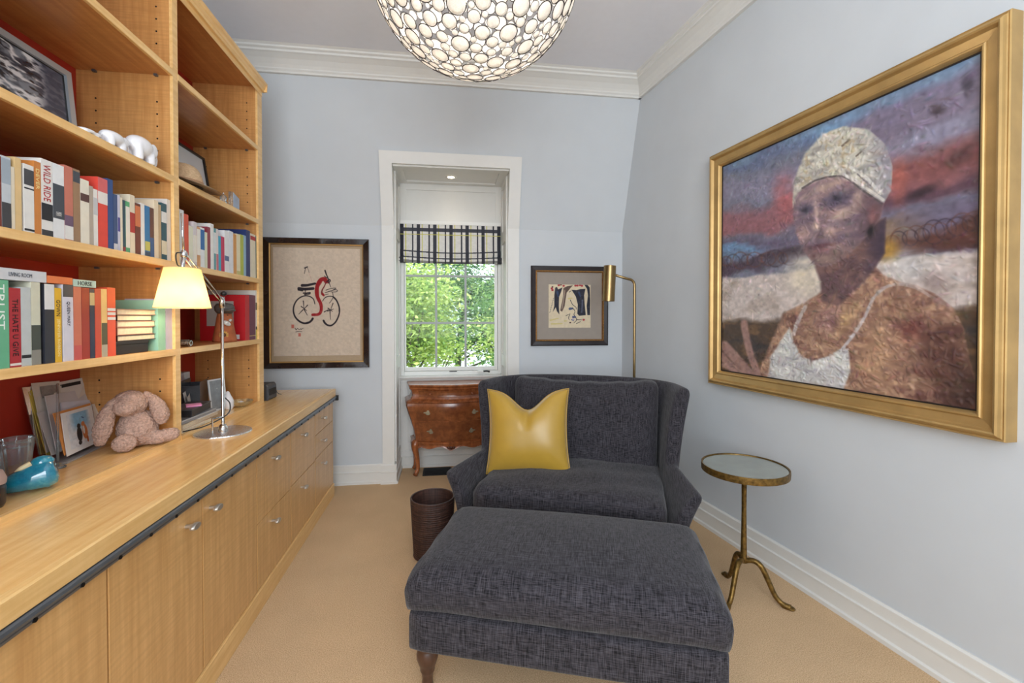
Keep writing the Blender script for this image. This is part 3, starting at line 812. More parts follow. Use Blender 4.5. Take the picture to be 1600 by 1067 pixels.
upper = [
 (-9, 3, 243, (122, 52, 40)),
 (3, 17.8, 245, (196, 202, 208), ((0, .36, (66, 66, 70)), (.62, .97, (160, 172, 184))), ()),
 (18, 23.8, 261, (224, 212, 190)),
 (24, 34.3, 247, (222, 190, 136)),
 (38, 53.8, 258, W_, ((.70, .93, (72, 72, 76)), (.64, .66, K_), (.03, .06, K_)), ()),
 (54, 64.7, 253, (204, 130, 64), (), (('DEVER', .62, .9, (236, 214, 150), .5),)),
 (65, 82.8, 250.5, W_, ((0, .085, (58, 58, 62)), (.21, .43, K_)), (('WILD RIDE', .46, .94, (176, 34, 40), .62),), 'white book lettered in large red capitals'),
 (83, 100.8, 257.5, (226, 228, 230), ((.27, .73, (70, 74, 82)),), (('MAN', .31, .36, W_, .5),), 'white book with a broad dark grey band'),
 (101, 114.4, 260, (196, 118, 100), ((0.02, .2, W_), (.2, .34, (110, 86, 110))), ()),
 (114.8, 125.6, 265, (156, 124, 94), ((.82, .97, (70, 74, 82)),), ()),
 (126, 139.6, 281, (230, 224, 208), ((.66, .78, (90, 60, 56)),), ()),
 (140, 146, 291, (178, 166, 152)),
 (146.3, 153, 296, (232, 228, 222), ((.55, .85, (198, 198, 200)),), ()),
 (153.4, 168.4, 279, (224, 76, 62), ((.80, 1, (214, 104, 104)), (.63, .80, (232, 226, 222))), ()),
 (168.8, 177, 280.5, (52, 82, 136)),
 (177.4, 183.6, 304, (66, 84, 124), ((0, .12, (200, 200, 206)),), ()),
 (184, 187.6, 305, (206, 204, 222), ((.35, .6, (84, 76, 150)),), ()),
 (188, 191.6, 309, (226, 216, 194)),
 (192, 196, 313, (52, 78, 88), ((0, .1, (150, 60, 60)),), ()),
 (196.3, 202.7, 315, (92, 168, 118), ((.1, .9, (226, 222, 212)),), ()),
 (203, 210.8, 305, (226, 214, 190), ((.36, .70, (176, 58, 50)),), ()),
 (211.2, 219.6, 318, (116, 64, 48), ((.55, .95, (206, 120, 76)),), ()),
 (220, 225.8, 318, (234, 230, 226)),
 (226.2, 234, 322, (62, 122, 172), ((.12, .3, (196, 190, 96)), (0, .1, (70, 80, 96))), ()),
 (234.3, 240.4, 325, (108, 70, 56), ((0, .4, (70, 96, 140)),), ()),
 (240.8, 247.4, 313, (230, 212, 184)),
 (247.8, 251.8, 320, (192, 164, 128)),
 (252.2, 260.4, 318, (44, 84, 96), ((.66, .85, W_), (.1, .34, (226, 214, 186))), ()),
 (260.8, 266.6, 312, (222, 214, 206)),
]
row(upper, z1s, 340, 'row below elephants', 'books in the row below the white elephants', .15, ('the end upright', 'the middle upright'))
lower = [
 (-12, 14.5, 437, (104, 178, 140), (), (('TRUST', .44, .95, (236, 244, 238), .46),), 'green book lettered TRUST'),
 (15, 33, 450, (172, 42, 52), ((.02, .05, (226, 214, 210)),), (('THE HATE U GIVE', .14, .86, (34, 22, 24), .5),), 'red book with black capitals on its spine'),
 (33.3, 48.7, 449, (192, 198, 198), ((.1, .14, K_),), ()),
 (49, 63.7, 441, (206, 206, 186), ((.18, .48, (70, 76, 70)), (0, .18, (140, 138, 130))), ()),
 (70, 85.6, 444, (48, 50, 60), ((.68, 1, (222, 222, 222)),), ()),
 (86, 96.6, 450, (226, 178, 44), (), (('GOWN', .62, .84, (60, 50, 30), .6), ('JENNIFER ROBSON', .08, .58, (244, 226, 160), .5)), 'yellow book lettered GOWN'),
 (98.8, 115, 445, (214, 212, 224), ((.84, 1, (72, 74, 84)),), (('QUEEN MARY', .46, .78, (52, 54, 70), .34),), 'pale lilac book lettered QUEEN MARY'),
 (115.4, 127.8, 448, (206, 116, 92), ((.0, .2, (200, 90, 86)),), ()),
 (128.2, 140.4, 450, (166, 56, 44), (), ()),
 (140.8, 148.4, 451, (50, 54, 76), ((.76, .94, (206, 180, 130)),), ()),
 (148.9, 158.4, 451.6, (206, 78, 58)),
 (158.8, 167.8, 451.6, (232, 194, 126), ((.18, .5, (86, 84, 60)), (0, .18, (176, 170, 150))), ()),
 (168.2, 181, 449.5, (228, 88, 58), ((.60, .64, W_), (.66, .70, W_), (.53, .57, W_)), (), 'bright orange-red book with white lines of print'),
]
row(lower, z0s, 520, 'row under lying books', 'books in the row with TRUST', .15, ('the end upright', 'the pile of books'))
# books lying on top of that row
def flat_book(px0, px1, ytop, zb, thick, col, label, xs=None, depth=.15, word=None, wc=None, wsize=.5, fit=None, group=None, pages_front=False, refy=None):
    xs = XS if xs is None else xs
    y0, y1 = onX(px0, ytop, xs).y, onX(px1, ytop, xs).y
    t = thing('book', (xs, (y0 + y1) / 2, zb), label, 'book', group=group)
    w = (y1 - y0) / 2; e = .0025
    c = cmat(col)
    f = MB()
    if pages_front: f.box(-depth, 0, -w, w, 0, e).box(-depth, 0, -w, w, thick - e, thick).box(-depth, 0, -w, -w + e, e, thick - e)
    else: f.box(-depth, 0, -w, w, 0, e).box(-depth, 0, -w, w, thick - e, thick).box(-.002, 0, -w, w, e, thick - e)
    cv = f.build('cover', c, t)
    MB().box(-depth + .004, -.0025, -w + .0035, w - .0035, e, thick - e).build('page_block', m_pages, t)
    if word: lettering(word, cmat(wc), cv, (.0006, 0, thick / 2), (0, 1, 0), (0, 0, 1), wsize * thick, fit=(fit * 2 * w if fit else None))
    return t
ztl = lambda px, py: onX(px, py, XS).z
zl = max(onX(5, 437, XS).z, onX(56, 441, XS).z) + .001
flat_book(-14, 72.5, 430, zl, .030, (206, 208, 212), 'pale grey book lettered LIVING ROOM lying across the tops of the row', word='LIVING ROOM', wc=(90, 96, 106), wsize=.36, fit=.42, group='books lying on top of the row')
zl2 = max(onX(78, 444, XS).z, onX(107, 445, XS).z) + .001
flat_book(73.5, 113.5, 440, zl2, .021, (226, 122, 70), 'orange book lying flat on the row next to the HORSE one', word=None, group='books lying on top of the row')
zl3 = max(onX(x, y, XS).z for x, y in ((121, 448), (134, 450), (145, 451), (153, 451.6))) + .001
flat_book(114.5, 150, 446, zl3, .022, (176, 206, 196), 'pale green book lettered HORSE lying flat on the row', word='HORSE', wc=(36, 44, 46), wsize=.6, fit=.62, group='books lying on top of the row')
# pile of five books on a black box, then two standing books
zb = z0s
t = thing('box', (XS - .01, onX(209.5, 545, XS).y, zb), 'flat black box lying under the pile of five books', 'box')
wbx = (onX(238, 545, XS).y - onX(182, 545, XS).y) / 2
MB().box(-.17, 0, -wbx, wbx, 0, .034).build('box_base', plain('black_card', (40, 40, 44), .6), t, bevel=.002)
MB().box(-.172, .002, -wbx - .0015, wbx + .0015, .034, .046).build('box_lid', plain('black_card', (40, 40, 44), .6), t, bevel=.002)
zb += .0465
pile = [(182, 244, .021, (64, 44, 40), 'dark brown'), (182, 241, .028, (150, 100, 84), 'brown'), (182, 244, .022, (168, 126, 112), 'dusty rose'), (182, 239, .021, (60, 40, 36), 'black-brown'), (182, 245, .021, (178, 140, 122), 'pale brown')]
ordn = ['lowest in the pile, on the black box', 'second from the black box', 'in the middle of the pile', 'just under the topmost one', 'topmost in the pile']
for (a, b_, th_, c, cn), od in zip(pile, ordn):
    flat_book(a + 1, b_ - 1, 510, zb, th_, c, '%s book lying with page edges out, %s' % (cn, od), xs=XS - .008, pages_front=True, group='books piled on the black box')
    zb += th_ + .0004
bk = onX(245.8, 510, XS).y
book('book', 'mint green book standing beside the pile of lying books', onX(247, 510, XS).y, onX(258.5, 510, XS).y, z0s, onX(251, 481, XS).z + .03, (150, 204, 180), .15)
book('book', 'lavender grey book standing against the middle upright by the lamp shade', onX(259.2, 510, XS).y, onX(272, 510, XS).y, z0s, onX(265, 478, XS).z + .028, (196, 190, 210), .15)
# right bay
right = [
 (281, 287.8, 328, (222, 222, 222)),
 (288, 295, 335, (212, 84, 58), (), (), 'orange-red book'),
 (295.3, 302.2, 353.5, (222, 222, 200)),
 (302.5, 307.8, 347, (214, 206, 210), ((.1, .7, (232, 226, 214)),), ()),
 (308, 313.2, 355, (206, 150, 100), ((.3, .95, (232, 228, 220)),), ()),
 (313.5, 319.8, 356, (228, 230, 230), ((.45, .95, (44, 104, 166)),), ()),
 (320, 324.2, 363, (214, 216, 190)),
 (324.4, 329, 355, (142, 52, 66), (), (), 'maroon book'),
 (329.2, 334.2, 350, (232, 230, 226)),
 (334.4, 337.8, 357, (94, 150, 156), ((.4, .9, (220, 224, 224)),), ()),
 (338, 341.3, 358, (224, 214, 212), ((0, .4, (196, 110, 120)),), ()),
 (341.5, 345.4, 369, (66, 168, 196)),
 (345.6, 350.8, 370, (196, 42, 84), (), (), 'magenta book'),
 (351, 357.8, 361, (232, 232, 234), ((.28, .40, (92, 110, 150)),), ()),
 (358, 364.6, 361.5, (226, 228, 234)),
 (364.8, 369.6, 366, (214, 152, 84)),
 (369.8, 375.4, 366, (234, 224, 190), ((0, .1, (200, 190, 120)),), ()),
 (375.6, 380.6, 367, (182, 190, 76)),
 (380.8, 384.4, 368, (150, 184, 206)),
 (384.6, 390.8, 360, (36, 54, 110)),
 (391.4, 399.4, 366, (226, 218, 196), ((.86, .95, (176, 40, 46)),), ()),
 (399.6, 403, 369, (30, 78, 92)),
 (403.1, 404.4, 365, (226, 218, 196)),
]
row(right, z1s, 400, 'row below hat', 'books in the row under the straw hat', .16, ('the middle upright', 'the end upright'))
yA = onX(383, 490, XS).y
rb = book('book', 'large red book with its grey-windowed front cover showing beside the clay figure', onX(383, 490, XS).y, onX(389.6, 490, XS).y, z0s, onX(386, 461, XS).z, (190, 24, 34), .235, words=(('', 0, 1, W_, .4),))
cvr = [c for c in rb.children if c.name.startswith('cover')][0]
ww = -(onX(389.6, 490, XS).y - onX(383, 490, XS).y) / 2
hB = onX(386, 461, XS).z - z0s
MB().box(-.20, -.06, ww - .0005, ww + .0002, .32 * hB, .86 * hB).build('cover_picture', plain('cover_grey', (176, 172, 166), .6), cvr)
MB().box(-.058, -.03, ww - .0005, ww + .0002, .03 * hB, .13 * hB).build('cover_sticker', plain('sticker_white', (222, 222, 222), .6), cvr)
book('book', 'dark purple book with tan lettering marks next to the large red book', onX(389.8, 490, XS).y, onX(399.2, 490, XS).y, z0s, onX(394, 461, XS).z, (104, 44, 74), .2, bands=((.08, .1, (196, 170, 110)),))
book('book', 'tall white and cream book behind the purple one at the end upright', onX(399.4, 490, XS).y, onX(404.4, 490, XS).y, z0s, onX(402, 454, XS).z, (224, 222, 214), .26, bands=((.6, .75, (70, 66, 60)), (0, .2, (206, 190, 90)), (.2, .26, K_)))
# ================================================================ furniture
m_sofa = weave('charcoal_weave', (18, 17, 20), (80, 77, 83), 1.9)
m_leg = wood('walnut_leg', (64, 42, 32), (92, 62, 46), (40, 40, 4), (5, 5, 60), .3, .35, .3)
def rbox(b, hx, hy, hz, r, n=12, c=(0, 0, 0), fn=None):
    """rounded box; fn(x, y, z, p) may push points further (p in -1..1)"""
    g = [math.sin(x * PI / 2) * .35 + x * .65 for x in np.linspace(-1, 1, n)]
    for ax in range(3):
        for sg in (-1, 1):
            def f(u, v, ax=ax, sg=sg):
                uu, vv = g[int(round(u * (n - 1)))], g[int(round(v * (n - 1)))]
                p = [0, 0, 0]; p[ax] = sg; p[(ax + 1) % 3] = uu; p[(ax + 2) % 3] = vv
                q = np.array([p[0] * hx, p[1] * hy, p[2] * hz]); inn = np.clip(q, [-hx + r, -hy + r, -hz + r], [hx - r, hy - r, hz - r])
                d = q - inn; L = np.linalg.norm(d)
                o = inn + d / L * r if L > 1e-9 else q
                if fn: o = np.array(fn(o[0], o[1], o[2], p))
                return tuple(o + np.array(c))
            b.grid(n, n, f)
    return b
SOFA = thing('wingback_loveseat', (.55, 2.11, 0), 'charcoal woven wingback loveseat with one wide seat and a gold pillow', 'armchair', rz=math.radians(-23.5))
def sofa_shell():
    # plan path from the left arm's front round the back to the right arm's front
    P = []
    R = .16; hw, yb_ = .545, .83
    for y in np.linspace(.03, yb_ - R, 22): P.append((-hw, y))
    for a in np.linspace(0, PI / 2, 9)[1:]: P.append((-hw + R - R * math.cos(a), yb_ - R + R * math.sin(a)))
    for x in np.linspace(-hw + R, hw - R, 26)[1:-1]: P.append((x, yb_))
    for a in np.linspace(PI / 2, 0, 9): P.append((hw - R + R * math.cos(a), yb_ - R + R * math.sin(a)))
    for y in np.linspace(yb_ - R, .03, 22)[1:]: P.append((hw, y))
    n = len(P); rows = []
    for i, (x, y) in enumerate(P):
        a, c = P[max(i - 1, 0)], P[min(i + 1, n - 1)]
        t = Vector((c[0] - a[0], c[1] - a[1])).normalized(); nx, ny = -t.y, t.x      # outward (left of travel)
        q = min(1, max(0, (y - .37) / .15)); s = q * q * (3 - 2 * q)
        side = min(1, abs(x) / hw)
        h = (.495 + .035 * min(1, y / .37)) * (1 - s) + (.905 + .02 * (1 - side ** 2)) * s
        fl = .10 * (1 - min(1, y / .36)) ** 1 * (1 - s) + .085 * s * max(0, 1 - abs(y - .52) / .36) + .010
        th = .075 + .01 * s
        lean = .07 * s * (y > yb_ - R)
        ring = []
        def pt(off, z):
            k = max(0, (z - .2) / max(h - .2, .1))
            o = off + fl * k ** (2 + 1.2 * s)
            yy = y + ny * o; xx = x + nx * o
            fwd = 0
            if s < .999 and y < .60: fwd = 0
            return (xx, yy, z)
        zz = np.linspace(.13, h - .045, 8)
        for z in zz: ring.append(pt(0, z))
        for a_ in np.linspace(0, PI, 9)[1:-1]: ring.append(pt(-th / 2 + th / 2 * math.cos(a_), h - .045 + .045 * math.sin(a_)))
        for z in zz[::-1]: ring.append(pt(-th, z))
        rows.append(ring)
    m = len(rows[0]); b = MB()
    b.v = [p for r in rows for p in r]
    for i in range(n - 1):
        for j in range(m - 1): b.f.append((i * m + j, (i + 1) * m + j, (i + 1) * m + j + 1, i * m + j + 1))
        b.f.append((i * m + m - 1, (i + 1) * m + m - 1, (i + 1) * m, i * m))
    # rounded front faces of the arms
    for e, i in ((0, 0), (1, n - 1)):
        cen = np.mean(np.array(rows[i]), 0)
        rr = np.array(rows[i])
        k0 = len(b.v); inn = []
        for lv, (sc, off) in enumerate(((.80, .018), (.35, .024))):
            for p in rr:
                c2 = np.array([cen[0], p[1], p[2]]); q = np.array([cen[0] + (p[0] - np.mean(rr[:, 0]) * 0 - cen[0]) * sc, p[1] - off, .13 + (p[2] - .13) * (1 - .012 * (lv + 1))])
                b.v.append(tuple(q))
        for lv in range(2):
            a0 = (i * m) if lv == 0 else k0; b0 = k0 + lv * m
            for j in range(m): b.f.append((a0 + j, a0 + (j + 1) % m, b0 + (j + 1) % m, b0 + j))
        b.f.append(tuple(k0 + m + j for j in range(m)))
    return b.build('wingback_frame', m_sofa, SOFA, smooth=True, subsurf=1)
sofa_shell()
b = MB(); rbox(b, .47, .36, .09, .02, 8, (0, .40, .215)); b.build('seat_base', m_sofa, SOFA, smooth=False, merge=True)
def crown(k, kx=2, ky=2, droop=0.0):
    def f(x, y, z, p):
        e = (1 - abs(p[0]) ** 2.5) * (1 - abs(p[1]) ** 2.5)
        z2 = z + k * e * (1 if z > 0 else .15)
        z2 += .006 * math.sin(x * 17 + y * 9) * e + .004 * math.sin(y * 31 - x * 8)
        return x, y, z2
    return f
b = MB(); rbox(b, .475, .375, .075, .05, 18, (0, .365, .365), crown(.035)); b.build('seat_cushion', m_sofa, SOFA, smooth=True)
def backc(x, y, z, p):
    e = (1 - abs(p[0]) ** 3) * (1 - abs(p[2]) ** 3)
    y2 = y - (.05 * e if y < 0 else 0) + .008 * math.sin(x * 13 + z * 11) * e
    z2 = z + (.02 * abs(p[0]) ** 4 - .02 * math.cos(x * 7) * .3) * (z > 0) + .004 * math.sin(x * 40)
    y2 += (z + .2) * .30 + .006 * math.sin(z * 40 + x * 6) * (y < 0)
    return x * (1 + .02 * p[2]), y2, z2
b = MB(); rbox(b, .435, .085, .24, .055, 18, (.02, .60, .655), backc); b.build('back_cushion', m_sofa, SOFA, smooth=True)
for sx in (-1, 1):
    for yy in (.09, .78):
        MB().lathe([(.0001, 0), (.016, 0), (.018, .03), (.024, .09), (.026, .13), (.0001, .13)], 16, (sx * .48, yy, 0)).build('leg', m_leg, SOFA, smooth=True)

m_gold = plain('gold_satin', (180, 143, 50), .34, 0, .06, 8, spec=.6)
def satin():
    m = m_gold; B = m.node_tree.nodes['Principled BSDF']; B.inputs['Sheen Weight'].default_value = .25; B.inputs['Anisotropic'].default_value = .4
satin()
def pillow():
    t = thing('throw_pillow', (SOFA.matrix_basis @ Vector((-.245, .285, .422))), 'shiny gold satin throw pillow with a chopped top on the charcoal loveseat', 'pillow', rz=math.radians(-17))
    n = 46; W = .238; Tk = .09
    b = MB()
    for sg in (-1, 1):
        def f(u, v, sg=sg):
            u, v = 2 * u - 1, 2 * v - 1
            au, av = abs(u), abs(v)
            th = Tk * max(0, 1 - au ** 2.6) ** .62 * max(0, 1 - av ** 2.6) ** .62
            x = W * u * (1 - .085 * (1 - v * v) * au ** 2)
            z = W * v * (1 - .075 * (1 - u * u) * av ** 2)
            ch = math.exp(-(u / .42) ** 2) * max(0, v + .15) ** 1.3 / 1.2
            z -= .105 * ch
            crease = math.exp(-(u / .10) ** 2) * max(0, v) ** 1.0
            y = sg * (th * (1 - .45 * crease) + .0)
            y += sg * .003 * math.sin(4 * u + 3 * v) * (1 - au) * (1 - av)
            # creases running to the corners
            d = abs(au - av); y += sg * .006 * math.sin(26 * (u + v)) * max(0, (au + av) / 2 - .45) * (1 - max(au, av))
            return (x, y, z + W)
        b.grid(n, n, f)
    o = b.build('pillow_cover', m_gold, t, smooth=True, subsurf=1)
    # welt along the seam
    pts = []
    def edge(u, v):
        au, av = abs(u), abs(v); x = W * u * (1 - .085 * (1 - v * v) * au ** 2); z = W * v * (1 - .075 * (1 - u * u) * av ** 2)
        z -= .105 * math.exp(-(u / .42) ** 2) * max(0, v + .15) ** 1.3 / 1.2
        return (x, 0, z + W)
    for k in range(25): pts.append(edge(-1 + 2 * k / 24, -1))
    for k in range(1, 25): pts.append(edge(1, -1 + 2 * k / 24))
    for k in range(1, 25): pts.append(edge(1 - 2 * k / 24, 1))
    for k in range(1, 25): pts.append(edge(-1, 1 - 2 * k / 24))
    MB().tube(pts, .0028, 6).build('seam_piping', m_gold, t, smooth=True)
    t.rotation_euler = (math.radians(-14), math.radians(-2), math.radians(-17))
pillow()

OTT = thing('ottoman', (.44, 1.668, 0), 'wide charcoal woven ottoman with a loose top cushion in front of the loveseat', 'ottoman', rz=math.radians(-19.3))
b = MB(); rbox(b, .518, .288, .072, .026, 14, (0, 0, .222)); b.build('upholstered_base', m_sofa, OTT, smooth=True)
def ottc(x, y, z, p):
    e = (1 - abs(p[0]) ** 2.2) * (1 - abs(p[1]) ** 2.2)
    z2 = z + (.034 * e if z > 0 else 0) + .004 * math.sin(x * 9 + y * 6) * e
    cx_ = abs(p[0]) ** 10 * abs(p[1]) ** 10
    k = 1 + .012 * math.sin(z * 60) * .3
    return x * k + .012 * cx_ * p[0], y * k + .012 * cx_ * p[1], z2 - .012 * cx_ + .004 * math.sin(x * 22 + y * 31) * (abs(p[2]) < .99)
b = MB(); rbox(b, .526, .298, .076, .062, 22, (0, 0, .362), ottc); b.build('top_cushion', m_sofa, OTT, smooth=True)
LEGP = [(.0001, 0), (.017, 0), (.020, .015), (.018, .035), (.021, .055), (.026, .066), (.025, .074), (.031, .088), (.0375, .108), (.038, .124), (.032, .138), (.029, .146), (.033, .152), (.0001, .156)]
for sx in (-1, 1):
    for sy in (-1, 1):
        MB().lathe(LEGP, 20, (sx * .462, sy * .235, 0)).build('turned_leg', m_leg, OTT, smooth=True)

# ---------------------------------------------------------------- side table
m_gilt = plain('aged_gilt_iron', (118, 92, 46), .42, .75, .5, 60, .5, .003)
m_gtop = plain('antique_mirror', (176, 182, 174), .12, .55, .10, 9)
tc_ = onY(1163, 728, 1.93)
tx, ty, tz = tc_.x, tc_.y, tc_.z
ST = thing('side_table', (tx, ty, 0), 'small round side table with an aged gilt iron tripod by the wall with the portrait', 'side table')
rt_ = .186
MB().lathe([(rt_ - .012, -.004), (rt_ - .007, -.004), (rt_ - .006, .004), (rt_, .005), (rt_ + .001, -.010), (rt_, -.026), (rt_ - .008, -.027), (rt_ - .03, -.024), (.0001, -.022)], 56, (0, 0, tz)).build('table_rim', m_gilt, ST, smooth=True)
smooth_by_angle(ST.children[-1], .7)
MB().lathe([(.0001, .0), (rt_ - .008, .0)], 56, (0, 0, tz)).build('mirrored_top', m_gtop, ST)
MB().lathe([(.0001, tz - .02), (.018, tz - .024), (.012, tz - .035), (.0105, tz - .2), (.012, .3), (.0145, .17), (.018, .155), (.0001, .15)], 16).build('stem', m_gilt, ST, smooth=True)
feet = [onZ(1133, 956, 0), onZ(1236, 953, 0), onZ(1133, 899, 0)]
for p in feet:
    d = Vector((p.x - tx, p.y - ty, 0)); L = d.length; d.normalize()
    q = [(0, 0, .160), (.05, 0, .172), (.09, 0, .155), (.125, 0, .10), (.16, 0, .04), (.20, 0, .012), (.235, 0, .008)]
    k = L / .235
    path = [(d.x * a * k, d.y * a * k, z) for a, _, z in q]
    path = spline(path, 4); n = len(path)
    MB().tube(path, [.0125 - .004 * abs(i / n - .3) if i < n - 5 else .0135 for i in range(n)], 10, flat=1).build('leg', m_gilt, ST, smooth=True)
    f = path[-1]
    MB().ball((f[0], f[1], .007), (.018, .018, .007), 12, 6).build('foot', m_gilt, ST, smooth=True)

# ---------------------------------------------------------------- waste basket
m_basket = wood('dark_rattan', (44, 28, 24), (92, 62, 52), (8, 8, 120), (140, 140, 6), .6, .55, .1, .4)
BK = thing('waste_basket', (-.085, 2.50, 0), 'dark brown woven round waste basket beside the loveseat', 'basket')
MB().lathe([(.0001, 0), (.098, 0), (.100, .006), (.118, .315), (.112, .315), (.095, .01), (.0001, .01)], 40).build('basket_wall', m_basket, BK, smooth=True)
smooth_by_angle(BK.children[-1], .7)
MB().tube([(.116 * math.cos(a), .116 * math.sin(a), .316) for a in np.linspace(0, 2 * PI, 41)], .005, 8, cap=False).build('rim', m_basket, BK, smooth=True)
MB().tube([(.101 * math.cos(a), .101 * math.sin(a), .008) for a in np.linspace(0, 2 * PI, 41)], .005, 8, cap=False).build('foot_ring', m_basket, BK, smooth=True)
for k in range(26):
    z = .022 + k * .0112; r = .1005 + .018 * z / .316
    MB().tube([(r * math.cos(a), r * math.sin(a), z + .0012 * math.sin(a * 20 + k * PI)) for a in np.linspace(0, 2 * PI, 49)], .0026, 5, cap=False).build('woven_strand', m_basket, BK, smooth=True)

# ---------------------------------------------------------------- bombe chest
m_wal = wood('burr_walnut', (104, 54, 28), (158, 92, 50), (7, 7, 9), (30, 30, 26), .55, .24, .6)
m_wal2 = wood('walnut_carved', (112, 58, 30), (176, 104, 58), (30, 30, 5), (9, 9, 50), .35, .26, .5)
m_brass = plain('old_brass', (150, 140, 116), .35, .8, .2, 60)
CHX = onY(705, 650, 3.66).x; CHF = 3.70; CHB = 3.945
CH = thing('bombe_chest', (CHX, CHB, 0), 'small swelling walnut chest of drawers with carved cabriole legs under the window', 'chest')
ZH = [(.265, .320, 0), (.275, .345, .018), (.285, .345, .018), (.292, .318, .0), (.33, .318, .004), (.40, .332, .014), (.47, .352, .030), (.54, .375, .044), (.585, .388, .046), (.605, .386, .040), (.615, .392, .046), (.625, .380, .034), (.635, .352, .012), (.66, .340, .0), (.69, .345, .0), (.708, .352, .008), (.715, .362, .018), (.728, .364, .020), (.735, .358, .014)]
def chw(z):
    for (z0, w0, f0), (z1, w1, f1) in zip(ZH[:-1], ZH[1:]):
        if z <= z1:
            q = (z - z0) / (z1 - z0); return w0 + (w1 - w0) * q, f0 + (f1 - f0) * q
    return ZH[-1][1:]
def chfront(xr, z):
    """xr -1..1 across the front -> local point"""
    w, f = chw(z)
    ser = .030 * math.cos(xr * PI * .95) + .012
    wf = w * .90
    return Vector((xr * wf, CHF - CHB - f - ser + .03, z))
def chest_body():
    rows = []
    zl = sorted(set([z for z, _, _ in ZH] + list(np.linspace(.30, .60, 14))))
    for z in zl:
        w, f = chw(z); r = [chfront(x, z) for x in np.linspace(-1, 1, 25)]
        r += [Vector((w * (.93 + .07 * q), r[24].y + (.02 + q * (-r[24].y - .02)), z)) for q in (.0, .12, .4, .7, 1)]
        r += [Vector((-w * (.93 + .07 * q), r[24].y + (.02 + q * (-r[24].y - .02)), z)) for q in (1, .7, .4, .12, 0)]
        rows.append(r)
    m = len(rows[0]); b = MB(); b.v = [tuple(p) for r in rows for p in r]
    for i in range(len(rows) - 1):
        for j in range(m): b.f.append((i * m + j, i * m + (j + 1) % m, (i + 1) * m + (j + 1) % m, (i + 1) * m + j))
    b.f.append(tuple(range(m))[::-1]); b.f.append(tuple((len(rows) - 1) * m + j for j in range(m)))
    o = b.build('body', m_wal2, CH, smooth=True); smooth_by_angle(o, .55)
chest_body()
def drawer(z0, z1, n, pulls_):
    b = MB()
    def f(u, v): p = chfront(-.84 + 1.68 * u, z0 + (z1 - z0) * v); return (p.x, p.y - .005, p.z)
    b.grid(25, 9, f)
    k = len(b.v)
    def f2(u, v): p = chfront(-.84 + 1.68 * u, z0 + (z1 - z0) * v); return (p.x, p.y + .004, p.z)
    b2 = MB(); b2.grid(25, 9, f2)
    b.add(b2.v, b2.f)
    # edges
    def ring(off): return [off + i for i in range(25)] + [off + j * 25 + 24 for j in range(1, 9)] + [off + 8 * 25 + i for i in range(23, -1, -1)] + [off + j * 25 for j in range(7, 0, -1)]
    A, B_ = ring(0), ring(225); nn = len(A)
    b.f += [(A[i], A[(i + 1) % nn], B_[(i + 1) % nn], B_[i]) for i in range(nn)]
    d = b.build('drawer', m_wal, CH, smooth=True); smooth_by_angle(d, .7)
    for xr in (-.55, .55):
        p = chfront(xr, (z0 + z1) / 2)
        if pulls_ == 'knob':
            MB().ball((p.x, p.y - .013, p.z), (.010, .010, .010), 12, 8).build('knob', m_wal2, d, smooth=True)
        else:
            pr = [(math.cos(a) * (.026 + .010 * math.cos(4 * a)) , math.sin(a) * (.014 + .006 * math.cos(4 * a))) for a in np.linspace(0, 2 * PI, 25)[:-1]]
            q = MB().prism(pr, -.009, -.005, lambda u, v, s: (p.x + u, p.y + s, p.z + v)).build('escutcheon', m_brass, d)
            MB().tube([(p.x + .016 * math.cos(a), p.y - .013 - .004 * math.sin(-a), p.z - .004 + .012 * math.sin(a)) for a in np.linspace(PI, 2 * PI, 11)], .0028, 6).build('bail_pull', m_brass, d, smooth=True)
drawer(.650, .700, 1, 'knob'); drawer(.462, .606, 2, 'bail'); drawer(.296, .455, 3, 'bail')
# top with moulded rim
b = MB()
rows = []
for z, e in ((.735, .0), (.738, .014), (.746, .016), (.752, .010), (.754, .0)):
    w, f = chw(.735); r = []
    for x in np.linspace(-1, 1, 25): p = chfront(x, .735); r.append((p.x * (1 + e / .34), p.y - e, z))
    r += [(w + e, -.002, z), (-w - e, -.002, z)]; rows.append(r)
m_ = 27; b.v = [p for r in rows for p in r]
for i in range(4):
    for j in range(m_): b.f.append((i * m_ + j, i * m_ + (j + 1) % m_, (i + 1) * m_ + (j + 1) % m_, (i + 1) * m_ + j))
b.f.append(tuple(range(m_))[::-1]); b.f.append(tuple(4 * m_ + j for j in range(m_)))
b.build('top', m_wal2, CH)
for sx in (-1, 1):
    p = chfront(sx * .94, .27)
    pth = spline([(p.x, p.y + .02, .285), (p.x + sx * .012, p.y + .004, .245), (p.x - sx * .006, p.y + .018, .14), (p.x - sx * .010, p.y + .02, .06), (p.x + sx * .006, p.y + .004, .022), (p.x + sx * .010, p.y - .004, .012)], 5)
    MB().tube(pth, [.030, .031, .032, .032, .031, .029, .027, .025, .023, .021, .0195, .0185, .0175, .017, .0165, .016, .016, .0165, .017, .0175, .018, .0185, .019, .0185, .017, .012][:len(pth)], 10).build('leg', m_wal2, CH, smooth=True)
    pth = spline([(sx * .30, -.03, .285), (sx * .318, -.026, .24), (sx * .300, -.03, .13), (sx * .30, -.03, .05), (sx * .318, -.028, .012)], 5)
    MB().tube(pth, list(np.linspace(.027, .014, len(pth))), 10).build('leg', m_wal2, CH, smooth=True)
def apron(u, v):
    p = chfront(-.88 + 1.76 * u, .275); x = -1 + 2 * u
    low = .268 - .018 - .020 * (math.cos(x * PI * 3) * .5 + .5) * (abs(x) < .85) - .02 * max(0, abs(x) - .8) * 5 - .012 * math.exp(-(x / .12) ** 2)
    return (p.x, p.y + .004 + .004 * math.sin(v * PI), .28 + (low - .28) * v)
